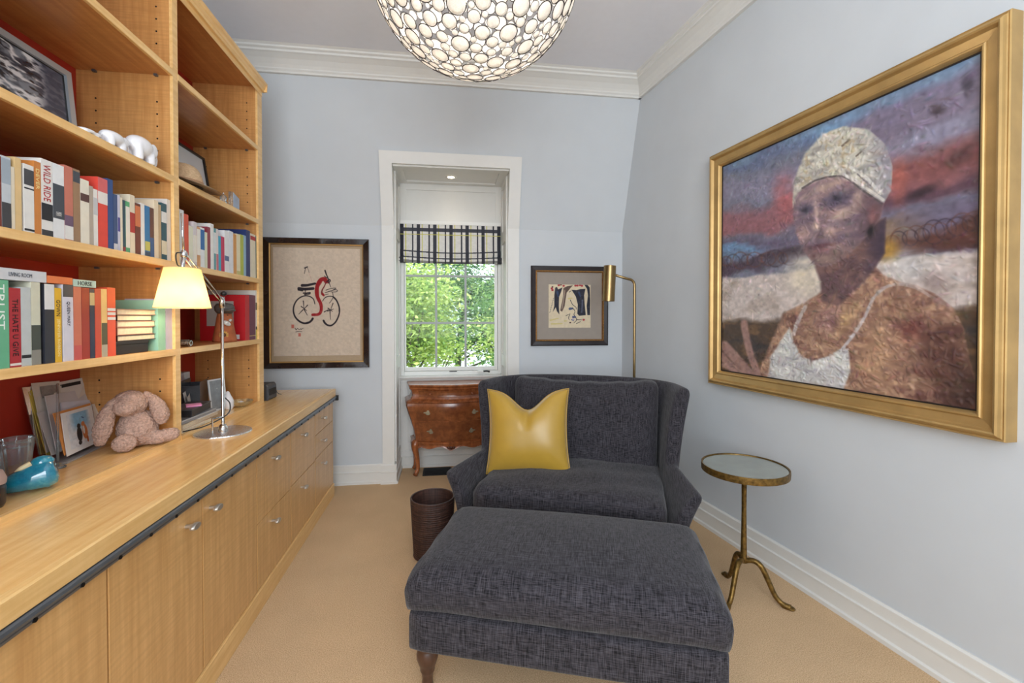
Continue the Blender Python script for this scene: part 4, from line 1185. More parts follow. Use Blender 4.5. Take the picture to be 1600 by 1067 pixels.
ap = MB().grid(61, 5, apron).grid(61, 5, lambda u, v: (apron(u, v)[0], apron(u, v)[1] + .016, apron(u, v)[2])).build('carved_apron', m_wal2, CH, smooth=True)
f = MB()
for k in range(7):
    a = -PI / 2 + (k - 3) * .42; p = chfront(0, .275)
    f.ball((p.x + .026 * math.cos(a), p.y + .000, .252 + .014 * math.sin(a)), (.009, .005, .009), 8, 6)
f.ball((p.x, p.y - .002, .247), (.014, .007, .011), 10, 6)
f.build('shell_ornament', plain('carving_dark', (74, 36, 20), .35, var=.2), CH, smooth=True)

# ---------------------------------------------------------------- brass reading lamp
m_br = plain('satin_brass', (152, 128, 88), .3, .95, .08, 30)
LY = 3.12
lb = onY(991, 560, LY); zt_ = onY(991, 434, LY).z
FL = thing('floor_lamp', (lb.x, LY, 0), 'slim brass reading floor lamp with a tube shade behind the loveseat', 'floor lamp')
MB().lathe([(.0001, 0), (.125, 0), (.125, .012), (.118, .018), (.02, .02), (.012, .03), (.0001, .03)], 40).build('base', m_br, FL, smooth=True)
smooth_by_angle(FL.children[-1], .7)
xs_ = onY(953, 440, LY - .03).x - lb.x
zs_ = onY(962, 431, LY).z
pp = [(0, 0, .02), (0, 0, 1.0), (0, 0, zt_ - .10)] + [(-.045 + .045 * math.cos(a), -.0 * a, zt_ - .055 + .045 * math.sin(a)) for a in np.linspace(0, PI / 2, 9)] + [(xs_ + .04, -.02, zs_ + .004)]
MB().tube(pp, .0095, 12).build('pole', m_br, FL, smooth=True)
ztop, zbot = onY(955, 415.5, LY - .03).z, onY(955, 470.5, LY - .03).z
sh = MB().lathe([(.0001, 0), (.042, 0), (.043, .002), (.043, zbot - ztop), (.040, zbot - ztop), (.040, -.01), (.0001, -.011)], 32).build('lamp_shade', m_br, FL, smooth=True)
smooth_by_angle(sh, .7); sh.location = (xs_ + .004, -.02, ztop); sh.rotation_euler = (0, math.radians(2.5), 0)
MB().ball((0, 0, zbot - ztop + .06), .02, 12, 8).build('bulb', plain('bulb_glass', (230, 228, 220), .2), sh, smooth=True)
# ================================================================ pictures
m_frame = plain('gilt_frame', (190, 156, 100), .40, .55, .14, 9, .06, .001)
def frame_sweep(b, W, Hh, prof, fn):
    """mitred rectangular frame: prof = (outward from the opening, height) ; opening W x H centred; fn(u, v, w)"""
    n = len(prof)
    for p in range(n - 1):
        (a, ha), (c, hc) = prof[p], prof[p + 1]
        A = [(-W / 2 - a, -Hh / 2 - a), (W / 2 + a, -Hh / 2 - a), (W / 2 + a, Hh / 2 + a), (-W / 2 - a, Hh / 2 + a)]
        B_ = [(-W / 2 - c, -Hh / 2 - c), (W / 2 + c, -Hh / 2 - c), (W / 2 + c, Hh / 2 + c), (-W / 2 - c, Hh / 2 + c)]
        for k in range(4):
            k2 = (k + 1) % 4
            b.add([fn(*A[k], ha), fn(*A[k2], ha), fn(*B_[k2], hc), fn(*B_[k], hc)], [(0, 1, 2, 3)])
    return b
def rail_parts(name, W, Hh, prof, fn, mat, parent):
    """the four mitred lengths of a frame, one part each"""
    out = []
    for k in range(4):
        b = MB(); n = len(prof)
        k2 = (k + 1) % 4; sg = [(-1, -1), (1, -1), (1, 1), (-1, 1)]
        for p in range(n - 1):
            q = []
            for (a, h) in (prof[p], prof[p + 1]):
                q.append([fn(s[0] * (W / 2 + a), s[1] * (Hh / 2 + a), h) for s in (sg[k], sg[k2])])
            b.add([q[0][0], q[0][1], q[1][1], q[1][0]], [(0, 1, 2, 3)])
        out.append(b.build(name, mat, parent))
    return out
# ---- large portrait on the right wall
PT0, PT1, PZ0, PZ1 = 1.200, 2.400, .982, 2.179
PC = rw((PT0 + PT1) / 2, (PZ0 + PZ1) / 2, 0.0)
POR = thing('framed_painting', PC, 'large square gilt-framed oil portrait of a person in a white head wrap', 'painting')
PW, PH = PT1 - PT0, PZ1 - PZ0
def pf(u, v, w): return WU * u + Vector((0, 0, v)) + WN * w
prof = [(-.006, .030), (.0, .046), (.004, .052), (.009, .053), (.013, .050), (.015, .046), (.042, .050), (.045, .054), (.050, .064), (.056, .067), (.062, .064), (.066, .056), (.070, .054), (.074, .056), (.077, .052), (.078, .0), (.0, .002)]
for o in rail_parts('frame_rail', PW, PH, prof, pf, m_frame, POR): pass
rail_parts('inner_lip', PW, PH, [(-.010, .026), (-.010, .034), (.001, .034)], pf, plain('frame_black_lip', (28, 18, 14), .6), POR)
def portrait():
    h = w = 430
    U, V = np.meshgrid(np.linspace(-PW / 2, PW / 2, w), np.linspace(PH / 2, -PH / 2, h))
    base = np.array(PC); WUa, WNa = np.array(WU), np.array(WN)
    P = base + U[..., None] * WUa + V[..., None] * np.array([0, 0, 1.]) + .030 * WNa
    PX, PY = proj(P)
    u = (U / PW + .5); v = (V / PH + .5)
    n1 = vnoise(h, w, 6, 14, 1, 4); n2 = vnoise(h, w, 18, 40, 2, 3); n3 = vnoise(h, w, 60, 70, 3, 2); n4 = vnoise(h, w, 4, 4, 4, 3); n5 = vnoise(h, w, 9, 30, 5, 3)
    wob = (n1 - .5) * .10
    vv = v + wob + .04 * (u - .5)
    C = np.full((h, w, 3), (120., 122, 140))
    def band(c, lo, hi, soft=.03, a=1.0, m=1.0):
        nonlocal C
        k = np.clip((vv - lo) / soft, 0, 1) * np.clip((hi - vv) / soft, 0, 1) * a * m
        C = over(C, c, np.clip(k, 0, 1))
    def blob(c, x, y, rx, ry, a=.8, rot=0, pw=1.5, nz=.5):
        nonlocal C
        ca, sa = math.cos(rot), math.sin(rot); dx, dy = PX - x, PY - y
        d = ((dx * ca + dy * sa) / rx) ** 2 + ((-dx * sa + dy * ca) / ry) ** 2
        k = np.exp(-d ** pw) * (1 - nz + nz * 2 * n2)
        C = over(C, c, np.clip(k * a, 0, 1))
    band((96, 110, 146), .90, 1.2, .05, .8); band((126, 158, 186), .95, 1.2, .03, .55)
    band((140, 134, 158), .74, .9, .06, .8)
    band((150, 96, 104), .60, .76, .05, .85); band((152, 98, 104), .63, .70, .03, .6)
    band((104, 92, 116), .52, .62, .04, .9); band((70, 54, 66), .47, .545, .03, .85)
    right = np.clip((u - .52) / .12, 0, 1)
    band((128, 110, 132), .84, 1.0, .05, .7, right); band((132, 74, 72), .66, .82, .06, .85, right); band((86, 60, 74), .60, .69, .03, .8, right)
    band((188, 148, 70), .52, .60, .025, .85, right * np.clip((.9 - u) / .3, 0, 1)); band((92, 54, 46), .48, .56, .025, .85, np.clip((u - .72) / .1, 0, 1))
    left = np.clip((.3 - u) / .1, 0, 1)
    band((110, 150, 190), .53, .58, .02, .85, left); band((84, 66, 84), .45, .52, .02, .9, left)
    # white wall and dark ground
    wl = np.clip((n4 - .2) * 2, 0, 1)
    C = over(C, (206, 192, 186), np.clip((.455 - v + .3 * wob) / .012, 0, 1)); C = over(C, (176, 160, 150), np.clip((.455 - v) / .012, 0, 1) * np.clip((n5 - .5) * 4, 0, .8))
    gr = np.clip((.275 + .05 * (u - .5) - v + .5 * wob) / .02, 0, 1)
    C = over(C, (84, 66, 54), gr); C = over(C, (124, 92, 64), gr * np.clip((n2 - .45) * 3, 0, .8)); C = over(C, (58, 54, 58), gr * np.clip((n5 - .5) * 3, 0, .8))
    # coils of wire along the top of the wall
    for k in range(26):
        if k < 10: cx, cy, r = 1135 + k * 11, 408 - k * .6, 9
        else: cx, cy, r = 1395 + (k - 10) * 9.2, 378 - (k - 10) * 2.2, 13
        r = r * (.7 + .6 * ((k * 7) % 5) / 4); d = np.abs(np.hypot((PX - cx) * (.8 + .1 * (k % 3)), (PY - cy) * .9) - r)
        C = over(C, (52, 40, 52) if k % 2 else (104, 62, 50), np.clip(1.6 - d, 0, 1) * .45)
    blob((222, 208, 186), 1262, 430, 34, 34, .85); blob((196, 196, 196), 1418, 412, 40, 26, .6); blob((150, 132, 130), 1460, 440, 26, 16, .6)
    blob((200, 150, 60), 1385, 390, 20, 18, .8); blob((196, 104, 88), 1404, 280, 14, 40, .6); blob((196, 100, 100), 1228, 305, 20, 34, .6); blob((120, 170, 210), 1310, 195, 60, 10, .5, -.45)
    blob((40, 36, 46), 1512, 132, 10, 14, .7); blob((44, 30, 34), 1465, 172, 12, 9, .6); blob((40, 28, 30), 1500, 245, 26, 12, .6, -.5); blob((36, 28, 36), 1440, 300, 28, 8, .6, -.4); blob((62, 96, 130), 1480, 96, 30, 12, .5)
    # body
    body = [(1285, 455), (1258, 473), (1224, 490), (1207, 530), (1186, 580), (1200, 600), (1391, 626), (1525, 646), (1525, 600), (1514, 560), (1506, 515), (1490, 482), (1461, 460), (1432, 447), (1405, 441), (1380, 430), (1362, 412), (1350, 395), (1290, 410)]
    bm_ = poly_mask(PX, PY, body, 2.2)
    C = over(C, (150, 112, 94), bm_); C = over(C, (184, 144, 116), bm_ * np.clip((n2 - .45) * 3.2, 0, .9)); C = over(C, (104, 66, 62), bm_ * np.clip((n5 - .52) * 4, 0, .85)); C = over(C, (206, 176, 140), bm_ * np.clip((n3 - .6) * 3, 0, .3))
    sav = C.copy()
    blob((86, 56, 50), 1480, 560, 46, 60, .75); blob((70, 48, 44), 1505, 610, 40, 40, .8); blob((196, 154, 118), 1370, 560, 26, 46, .7); blob((160, 120, 120), 1300, 500, 26, 22, .6); blob((206, 168, 120), 1322, 500, 12, 26, .7, .5); blob((120, 60, 56), 1425, 520, 20, 20, .5); blob((180, 140, 110), 1410, 480, 26, 20, .5)
    C = sav * (1 - bm_[..., None]) + C * bm_[..., None]
    # neck
    nk = [(1268, 400), (1282, 440), (1284, 470), (1310, 478), (1345, 446), (1366, 420), (1382, 395), (1384, 340), (1350, 360), (1310, 405)]
    k = poly_mask(PX, PY, nk, 2.5); C = over(C, (104, 78, 82), k); C = over(C, (134, 100, 92), k * np.clip((n2 - .45) * 3, 0, .7)); C = over(C, (66, 56, 74), k * np.clip((PX - 1345) / 40, 0, .8))
    # white vest and straps
    vest = [(1234, 512), (1222, 530), (1205, 556), (1200, 590), (1318, 608), (1328, 582), (1326, 545), (1312, 546), (1296, 556), (1270, 564), (1252, 556), (1240, 535)]
    k = poly_mask(PX, PY, vest, 1.8); C = over(C, (206, 204, 202), k); C = over(C, (150, 144, 150), k * np.clip((n3 - .5) * 3, 0, .8)); C = over(C, (232, 230, 222), k * np.clip((n2 - .5) * 3, 0, .8))
    D, _ = seg_dist(PX, PY, spline([(1316, 546), (1336, 520), (1352, 494), (1364, 468), (1382, 450), (1404, 444), (1432, 450), (1456, 464), (1484, 480)], 6))
    C = over(C, (196, 186, 186), np.clip((3.2 - D) / 1.6, 0, 1) * np.clip((1.1 - (PX - 1316) / 190), 0, 1)); 
    D, _ = seg_dist(PX, PY, spline([(1240, 522), (1248, 500), (1258, 480)], 6)); C = over(C, (196, 184, 180), np.clip((4 - D) / 2, 0, 1) * .85)
    # raised hand at the edge
    for pl, r in (([(1186, 590), (1172, 550), (1165, 520), (1163, 505)], 7), ([(1176, 590), (1150, 560), (1132, 540)], 9), ([(1160, 585), (1140, 570), (1128, 556)], 7), ([(1150, 580), (1130, 570)], 5)):
        D, _ = seg_dist(PX, PY, spline(pl, 5)); C = over(C, (172, 132, 122), np.clip((r - D) / 3, 0, 1) * .9)
    # head: face, features, wrap
    face = [(1240, 318), (1241, 340), (1246, 366), (1254, 388), (1268, 407), (1283, 416), (1300, 413), (1320, 402), (1340, 384), (1358, 364), (1376, 338), (1382, 312), (1350, 292), (1318, 276), (1280, 280), (1252, 294)]
    k = poly_mask(PX, PY, face, 2.0); C = over(C, (140, 116, 124), k); C = over(C, (176, 142, 138), k * np.clip((n2 - .44) * 3, 0, .75)); C = over(C, (110, 92, 110), k * np.clip((n5 - .5) * 3, 0, .7))
    C = over(C, (98, 76, 84), k * np.clip((PX - 1325) / 45, 0, .85)); C = over(C, (112, 84, 78), k * np.clip((PY - 372) / 50, 0, .5))
    def fb(c, x, y, rx, ry, a, rot=0.0): blob(c, x, y, rx, ry, a, rot, 1.2, .2)
    fb((84, 78, 100), 1258, 326, 14, 8, .85, -.2); fb((82, 76, 98), 1306, 312, 24, 11, .85, -.25)
    fb((48, 44, 60), 1258, 328, 5, 3.5, .85); fb((46, 42, 58), 1308, 309, 7, 4.5, .9)
    fb((206, 176, 166), 1276, 334, 4, 22, .8, -.08); fb((212, 184, 168), 1274, 354, 6, 6, .8); fb((88, 70, 80), 1283, 366, 9, 6, .7); fb((200, 172, 156), 1296, 362, 8, 9, .6)
    fb((200, 170, 156), 1340, 308, 8, 14, .75, .2); fb((204, 176, 160), 1316, 334, 18, 7, .75, -.5); fb((196, 166, 150), 1290, 292, 26, 6, .8, -.35); fb((190, 160, 150), 1256, 308, 12, 5, .7, -.5)
    fb((104, 64, 74), 1284, 384, 20, 3.4, .9, -.18); fb((150, 100, 104), 1284, 391, 15, 4.2, .7, -.18); fb((176, 148, 132), 1290, 404, 14, 6, .6); fb((196, 160, 150), 1256, 366, 8, 12, .5)
    fb((150, 96, 96), 1365, 336, 9, 14, .75, .15); fb((30, 28, 32), 1360, 362, 6, 12, .8, .4); fb((112, 84, 88), 1370, 330, 5, 9, .7)
    wrap = [(1239, 324), (1240, 284), (1257, 242), (1283, 212), (1317, 198), (1356, 202), (1383, 226), (1394, 260), (1392, 297), (1381, 316), (1362, 306), (1346, 297), (1330, 284), (1317, 277), (1298, 276), (1280, 281), (1254, 294), (1244, 308)]
    k = poly_mask(PX, PY, wrap, 1.8); C = over(C, (202, 196, 182), k); C = over(C, (158, 152, 148), k * np.clip((n5 - .45) * 3.4, 0, .85)); C = over(C, (228, 222, 204), k * np.clip((n2 - .48) * 3.4, 0, .85)); C = over(C, (172, 150, 116), k * np.clip((n3 - .6) * 4, 0, .7))
    C = over(C, (146, 142, 156), k * np.clip((PX - 1345) / 55, 0, .75))
    for pl, c, r in (([(1254, 294), (1280, 280), (1317, 276), (1346, 296), (1378, 318)], (92, 82, 84), 1.6), ([(1330, 262), (1352, 276), (1376, 302)], (226, 222, 214), 2.6), ([(1318, 272), (1345, 288), (1380, 312)], (220, 214, 206), 2.4), ([(1340, 272), (1360, 290)], (120, 112, 116), 1.2), ([(1316, 228), (1328, 218)], (110, 92, 78), 1.5), ([(1338, 244), (1354, 230)], (110, 92, 78), 1.3)):
        D, _ = seg_dist(PX, PY, spline(pl, 5)); C = over(C, c, np.clip(r - D + .5, 0, 1) * .9)
    # palette-knife flecks
    # palette-knife dabs: short strokes that take the local colour and shift it
    dab = np.zeros((h, w)); rr_ = np.random.default_rng(77)
    imp = np.clip(.35 + 1.6 * (n4 - .45), .15, 1); imp = np.maximum(imp, poly_mask(PX, PY, wrap, 8)); imp = np.maximum(imp, bm_ * .85); imp = np.maximum(imp, poly_mask(PX, PY, face, 6) * .3)
    C0 = C.copy()
    for _ in range(5200):
        x, y = rr_.integers(3, w - 3), rr_.integers(3, h - 3)
        if rr_.random() > imp[y, x]: continue
        ln_, wd_ = 2.5 + 8 * rr_.random() ** 2.5, 1.2 + 2.6 * rr_.random() ** 2
        a_ = rr_.normal(0, .9) + (.5 if u[y, x] > .5 else -.4)
        R = int(ln_) + 2
        y0, y1, x0, x1 = max(0, y - R), min(h, y + R + 1), max(0, x - R), min(w, x + R + 1)
        gy, gx = np.mgrid[y0:y1, x0:x1]; dx, dy = gx - x, gy - y
        k = np.exp(-(((dx * math.cos(a_) + dy * math.sin(a_)) / ln_) ** 2 + ((-dx * math.sin(a_) + dy * math.cos(a_)) / wd_) ** 2) * 1.6)
        col = C0[y, x] * (1 + rr_.normal(0, .11)) + rr_.normal(0, 5, 3)
        C[y0:y1, x0:x1] = C[y0:y1, x0:x1] * (1 - .7 * k[..., None]) + col * .7 * k[..., None]
        dab[y0:y1, x0:x1] = np.maximum(dab[y0:y1, x0:x1], k * (.4 + .6 * rr_.random()))
    C = C * (.90 + .22 * (n3 - .5) + .10)[..., None] 
    Cm = C.mean(-1, keepdims=True); C = Cm + (C - Cm) * .92
    # impasto relief
    hgt = dab * .0045 * imp + .0012 * n3
    edge = np.clip(np.minimum(np.minimum(u, 1 - u), np.minimum(v, 1 - v)) / .02, 0, 1)
    hgt *= edge
    loc = U[..., None] * WUa + V[..., None] * np.array([0, 0, 1.]) + (.030 + hgt)[..., None] * WNa
    paint_grid('painted_canvas', loc, C, painted('oil_paint', .42, .15, 500), POR)
    MB().hexa([pf(-PW / 2, -PH / 2, .004), pf(PW / 2, -PH / 2, .004), pf(PW / 2, -PH / 2, .028), pf(-PW / 2, -PH / 2, .028), pf(-PW / 2, PH / 2, .004), pf(PW / 2, PH / 2, .004), pf(PW / 2, PH / 2, .028), pf(-PW / 2, PH / 2, .028)]).build('stretcher', plain('stretcher_wood', (150, 120, 84), .8), POR)
portrait()

# ---- pictures on the back wall
def wall_picture(name, label, x0, x1, z0, z1, fw, prof, mat, inner_prof=None, inner_mat=None):
    t = thing(name, ((x0 + x1) / 2, YB, (z0 + z1) / 2), label, 'picture')
    W, Hh = x1 - x0 - 2 * fw, z1 - z0 - 2 * fw
    fn = lambda u, v, w: (u, -w, v)
    rail_parts('frame_rail', W, Hh, prof, fn, mat, t)
    if inner_prof: rail_parts('inner_fillet', W, Hh, inner_prof, fn, inner_mat, t)
    return t, W, Hh
YP = YB - .03
x0 = onY(410.5, 470, YP).x; x1 = onY(576.5, 470, YP).x; zt1 = onY(493, 372, YP).z; zt0 = onY(493, 575.2, YP).z
m_lac = plain('brown_black_lacquer', (44, 34, 32), .12, 0, .5, 14, coat=.6)
fw = .044
BIC, bw, bh = wall_picture('framed_print', 'dark lacquer framed brush drawing of a bicycle in black and red ink', x0, x1, zt0, zt1, fw,
    [(0, .012), (.002, .030), (.042, .034), (.044, .030), (.044, 0), (0, .001)], m_lac, [(-.008, .012), (-.006, .022), (.001, .024)], plain('gold_fillet', (190, 150, 90), .4, .6))
def bicycle():
    h, w = 420, 320
    mat_c = (178, 156, 128)
    # linen mount
    t = BIC
    MB().box(-bw / 2, bw / 2, -.008, -.002, -bh / 2, bh / 2).build('mount', plain('linen_mount', mat_c, .9, var=.05, nscale=200), t)
    px0, px1, py0, py1 = 425.5, 562, 387, 556
    c0 = onY(px0, 470, YP); c1 = onY(px1, 470, YP); zt = onY(493, py0, YP).z; zb = onY(493, py1, YP).z
    X, Z = np.meshgrid(np.linspace(c0.x, c1.x, w), np.linspace(zt, zb, h))
    P = np.stack([X, np.full_like(X, YP), Z], -1); PX, PY = proj(P)
    n3 = vnoise(h, w, 40, 50, 31, 3); C = np.full((h, w, 3), (206., 188, 168)); C *= (.95 + .10 * n3)[..., None]
    s = 120 / 915.0                                 # brush strokes read off an enlargement of the sheet
    def Q(pts): return [(440 + x * s, 400 + y * s) for x, y in pts]
    def stroke(pts, r0, r1, col, a=.95, dry=.0, n=8):
        nonlocal C
        D, T = seg_dist(PX, PY, spline(Q(pts), n)); r = (r0 + (r1 - r0) * T) * s
        k = np.clip((r - D) / .45 + .5, 0, 1) * a
        if dry: k *= np.clip(1.25 - dry * (n3 * 1.2) * T, 0, 1)
        C = over(C, col, k)
    INK, RED = (34, 26, 34), (150, 26, 30)
    stroke([(388, 570), (372, 515), (330, 482), (270, 472), (200, 500), (150, 560), (130, 640), (150, 720), (200, 775), (255, 800), (310, 795), (345, 770), (362, 745)], 5, 13, INK)
    stroke([(150, 720), (190, 770), (250, 800), (315, 790)], 6, 10, INK)
    stroke([(480, 535), (510, 495), (560, 478), (615, 488), (655, 540), (682, 620), (676, 700), (640, 780), (590, 825), (545, 825), (510, 800), (492, 770)], 4, 12, INK)
    stroke([(610, 488), (648, 530), (676, 600), (680, 660)], 9, 7, INK)
    for a, b_ in (((250, 535), (258, 620)), ((300, 585), (250, 640)), ((245, 640), (195, 692)), ((262, 640), (298, 705)), ((225, 600), (290, 650)), ((605, 562), (580, 630)), ((500, 665), (560, 632)), ((568, 640), (575, 755)), ((545, 620), (600, 660)), ((540, 655), (612, 630))):
        stroke([a, b_], 6, 3, INK, n=2)
    stroke([(525, 300), (500, 272), (455, 285), (420, 345), (408, 430), (425, 500), (455, 560), (465, 620), (455, 670), (425, 695), (360, 700)], 26, 16, RED, .97, .55)
    stroke([(455, 300), (418, 370), (420, 480)], 22, 20, RED, .8)
    stroke([(528, 300), (500, 360), (475, 405), (472, 450), (492, 462)], 5, 11, (110, 24, 28)); stroke([(478, 445), (492, 465)], 12, 14, RED)
    stroke([(235, 348), (300, 345), (390, 325)], 17, 13, INK, .95, .5); stroke([(195, 385), (270, 392), (368, 385)], 17, 16, INK, .95, .4); stroke([(190, 400), (240, 412)], 10, 8, INK)
    stroke([(250, 440), (285, 440), (330, 435), (320, 450), (265, 455)], 8, 7, INK); stroke([(275, 400), (270, 470)], 4, 4, INK)
    stroke([(262, 205), (275, 150), (290, 125), (305, 150), (320, 195)], 4, 2, INK, .8); stroke([(265, 140), (300, 125)], 8, 6, INK, .8); stroke([(315, 195), (345, 270), (355, 310)], 2, 2, (180, 120, 120), .6)
    stroke([(510, 170), (525, 215), (545, 260), (560, 320), (580, 370)], 9, 3, INK); stroke([(500, 235), (545, 265), (575, 290), (548, 320)], 4, 6, INK); stroke([(535, 300), (560, 285)], 8, 6, INK)
    for pl in ([(520, 405), (580, 385), (640, 380), (610, 400), (550, 425)], [(510, 435), (560, 420), (630, 400), (660, 410), (640, 425), (580, 425)], [(515, 460), (550, 450)], [(600, 430), (605, 490), (575, 545), (560, 560)]): stroke(pl, 4, 3, INK, .9)
    def seal(x0_, x1_, y0_, y1_):
        nonlocal C
        a, b_ = Q([(x0_, y0_), (x1_, y1_)]); k = ((PX > a[0]) & (PX < b_[0]) & (PY > a[1]) & (PY < b_[1])) * np.clip(.4 + n3, 0, .85); C = over(C, (190, 92, 78), k)
    seal(106, 140, 818, 862); seal(188, 218, 918, 960)
    for pl in ([(150, 860), (165, 880), (180, 862), (200, 878), (222, 862)], [(222, 875), (250, 860)], [(160, 905), (190, 898), (235, 900)]): stroke(pl, 4, 2.5, INK, .85)
    loc = np.stack([X - BIC.location.x, np.full_like(X, -.0105) - .002 * vnoise(h, w, 30, 60, 33, 3), Z - BIC.location.z], -1)
    paint_grid('brush_drawing', loc, C, painted('rice_paper', .9, .3, 260), BIC)
bicycle()
x0 = onY(830.2, 470, YP).x; x1 = onY(951, 470, YP).x; zt1 = onY(890, 415.5, YP).z; zt0 = onY(890, 540, YP).z
SMP, sw, sh_ = wall_picture('framed_print', 'black and beaded-gold framed small ink picture of trees behind the loveseat', x0, x1, zt0, zt1, .048,
    [(0, .014), (.004, .026), (.012, .022), (.040, .026), (.048, .020), (.048, 0), (0, .001)], plain('black_brown_frame', (38, 32, 34), .3, 0, .2, 14), [(-.004, .010), (-.001, .020), (.005, .0275), (.010, .0255)], plain('gold_bead_frame', (150, 106, 58), .4, .6, .3, 40))
bead = None
for k in range(4):
    n = 44
    for i in range(n):
        q = -.5 + (i + .5) / n
        p = [(q * sw, -sh_ / 2 - .004), (sw / 2 + .004, q * sh_), (q * sw, sh_ / 2 + .004), (-sw / 2 - .004, q * sh_)][k]
        M = Matrix.Translation((p[0], -.0285, p[1]))
        if bead is None:
            bead = MB().ball((0, 0, 0), (.0042, .003, .0042), 6, 4).build('bead', plain('bead_gold', (206, 160, 96), .35, .7), SMP, smooth=True); bead.matrix_local = M
        else: share(bead, 'bead', SMP, M)
def smallpic():
    h, w = 240, 240
    t = SMP
    MB().box(-sw / 2, sw / 2, -.008, -.002, -sh_ / 2, sh_ / 2).build('mount', plain('grey_mount', (160, 150, 140), .9, var=.03), t)
    c0 = onY(858, 478, YP); c1 = onY(924, 478, YP); zt = onY(890, 444.3, YP).z; zb = onY(890, 512, YP).z
    X, Z = np.meshgrid(np.linspace(c0.x, c1.x, w), np.linspace(zt, zb, h))
    PX, PY = proj(np.stack([X, np.full_like(X, YP), Z], -1))
    n3 = vnoise(h, w, 20, 24, 41, 3); C = np.full((h, w, 3), (222., 206, 176)); C *= (.96 + .08 * n3)[..., None]
    s = 120 / 1164.0
    def Q(pts): return [(840 + x * s, 420 + y * s) for x, y in pts]
    def stroke(pts, r0, r1, col, a=.95, n=6):
        nonlocal C
        D, T = seg_dist(PX, PY, spline(Q(pts), n) if len(pts) > 2 else Q(pts)); r = (r0 + (r1 - r0) * T) * s
        C = over(C, col, np.clip((r - D) / .35 + .5, 0, 1) * a)
    def poly(pts, col, a=.95):
        nonlocal C
        C = over(C, col, poly_mask(PX, PY, Q(pts), .3) * a * np.clip(.75 + n3 * .5, 0, 1))
    NV = (30, 32, 48)
    poly([(275, 285), (300, 270), (320, 310), (385, 280), (360, 360), (335, 420), (330, 560), (338, 690), (300, 640), (285, 580), (240, 650), (262, 560), (262, 400)], NV)
    poly([(400, 290), (460, 260), (545, 248), (510, 285), (450, 360), (430, 480), (420, 560), (380, 650), (352, 630), (370, 540), (395, 420)], (74, 54, 50), .85); stroke([(420, 330), (405, 450), (380, 600)], 10, 8, (200, 180, 160), .6)
    poly([(525, 315), (600, 320), (660, 305), (735, 300), (715, 400), (722, 520), (740, 700), (640, 712), (612, 680), (620, 540), (590, 420)], NV); stroke([(690, 480), (680, 660)], 12, 8, (130, 136, 160), .5); stroke([(640, 360), (660, 420)], 16, 8, (66, 84, 124), .6); stroke([(310, 350), (320, 420)], 16, 8, (56, 84, 130), .6)
    poly([(720, 240), (765, 240), (800, 280), (808, 480), (805, 700), (765, 700), (755, 560), (775, 400), (760, 300)], NV)
    for x, y in ((225, 295), (235, 320), (330, 245), (345, 235), (405, 255), (585, 252), (615, 252), (655, 245), (685, 255), (710, 772)): stroke([(x - 4, y), (x + 4, y)], 15, 13, (170, 30, 44), .85)
    for x, y in ((505, 815), (365, 238), (235, 272)): stroke([(x - 3, y), (x + 3, y)], 12, 10, (60, 16, 24), .9)
    for pl in ([(505, 470), (540, 540), (590, 580), (595, 610)], [(540, 590), (575, 640), (560, 690)], [(500, 680), (480, 740), (490, 775)], [(560, 690), (600, 770), (560, 820)], [(600, 770), (680, 775)], [(600, 830), (660, 800)], [(490, 350), (520, 330)], [(520, 770), (560, 790)], [(440, 710), (480, 690)]): stroke(pl, 5, 3.5, NV, .9)
    stroke([(500, 605), (535, 600)], 20, 14, (54, 70, 110), .85); stroke([(550, 730), (580, 730)], 18, 14, (60, 70, 120), .85); stroke([(540, 770), (555, 770)], 16, 12, (150, 150, 190), .7)
    for pl in ([(200, 780), (320, 750)], [(220, 835), (380, 830)], [(480, 450), (530, 440)], [(420, 790), (450, 790)]): stroke(pl, 12, 8, (206, 190, 104), .6)
    for k in range(7): stroke([(190 + 9 * k, 660 - 34 * k), (204 + 9 * k, 640 - 34 * k)], 4, 3, (70, 70, 84), .8)
    loc = np.stack([X - t.location.x, np.full_like(X, -.0105), Z - t.location.z], -1)
    paint_grid('ink_picture', loc, C, painted('ink_paper', .8), t)
smallpic()
# ================================================================ chandelier
CHD = onP(743, 20, (0, 1.70, 0), (0, 1, 0))
cR, cz = .385, 2.585
CL = thing('pendant_light', (CHD.x, 1.70, ZC), 'big bowl-shaped hanging light made of round capiz shell discs in wire rings', 'ceiling light')
m_wire = plain('dark_wire', (52, 44, 40), .45, .6)
def capiz():
    m, N, Lk, B = nmat('capiz_shell'); out = N['Material Output']
    f = noise(N, Lk, texco(N, Lk, (9, 9, 9)), 1.0, 4)
    oi = N.new('ShaderNodeObjectInfo')
    c = ramp(N, Lk, f, [(0.3, L4((232, 228, 220))), (0.7, L4((250, 248, 245)))])
    d = N.new('ShaderNodeBsdfDiffuse'); tr = N.new('ShaderNodeBsdfTranslucent'); gl = N.new('ShaderNodeBsdfGlossy'); gl.inputs['Roughness'].default_value = .25
    Lk.new(c, d.inputs[0]); Lk.new(c, tr.inputs[0])
    m1 = N.new('ShaderNodeMixShader'); m1.inputs[0].default_value = .5; Lk.new(d.outputs[0], m1.inputs[1]); Lk.new(tr.outputs[0], m1.inputs[2])
    m2 = N.new('ShaderNodeMixShader'); m2.inputs[0].default_value = .06; Lk.new(m1.outputs[0], m2.inputs[1]); Lk.new(gl.outputs[0], m2.inputs[2])
    Lk.new(m2.outputs[0], out.inputs['Surface']); return m
m_cap = capiz()
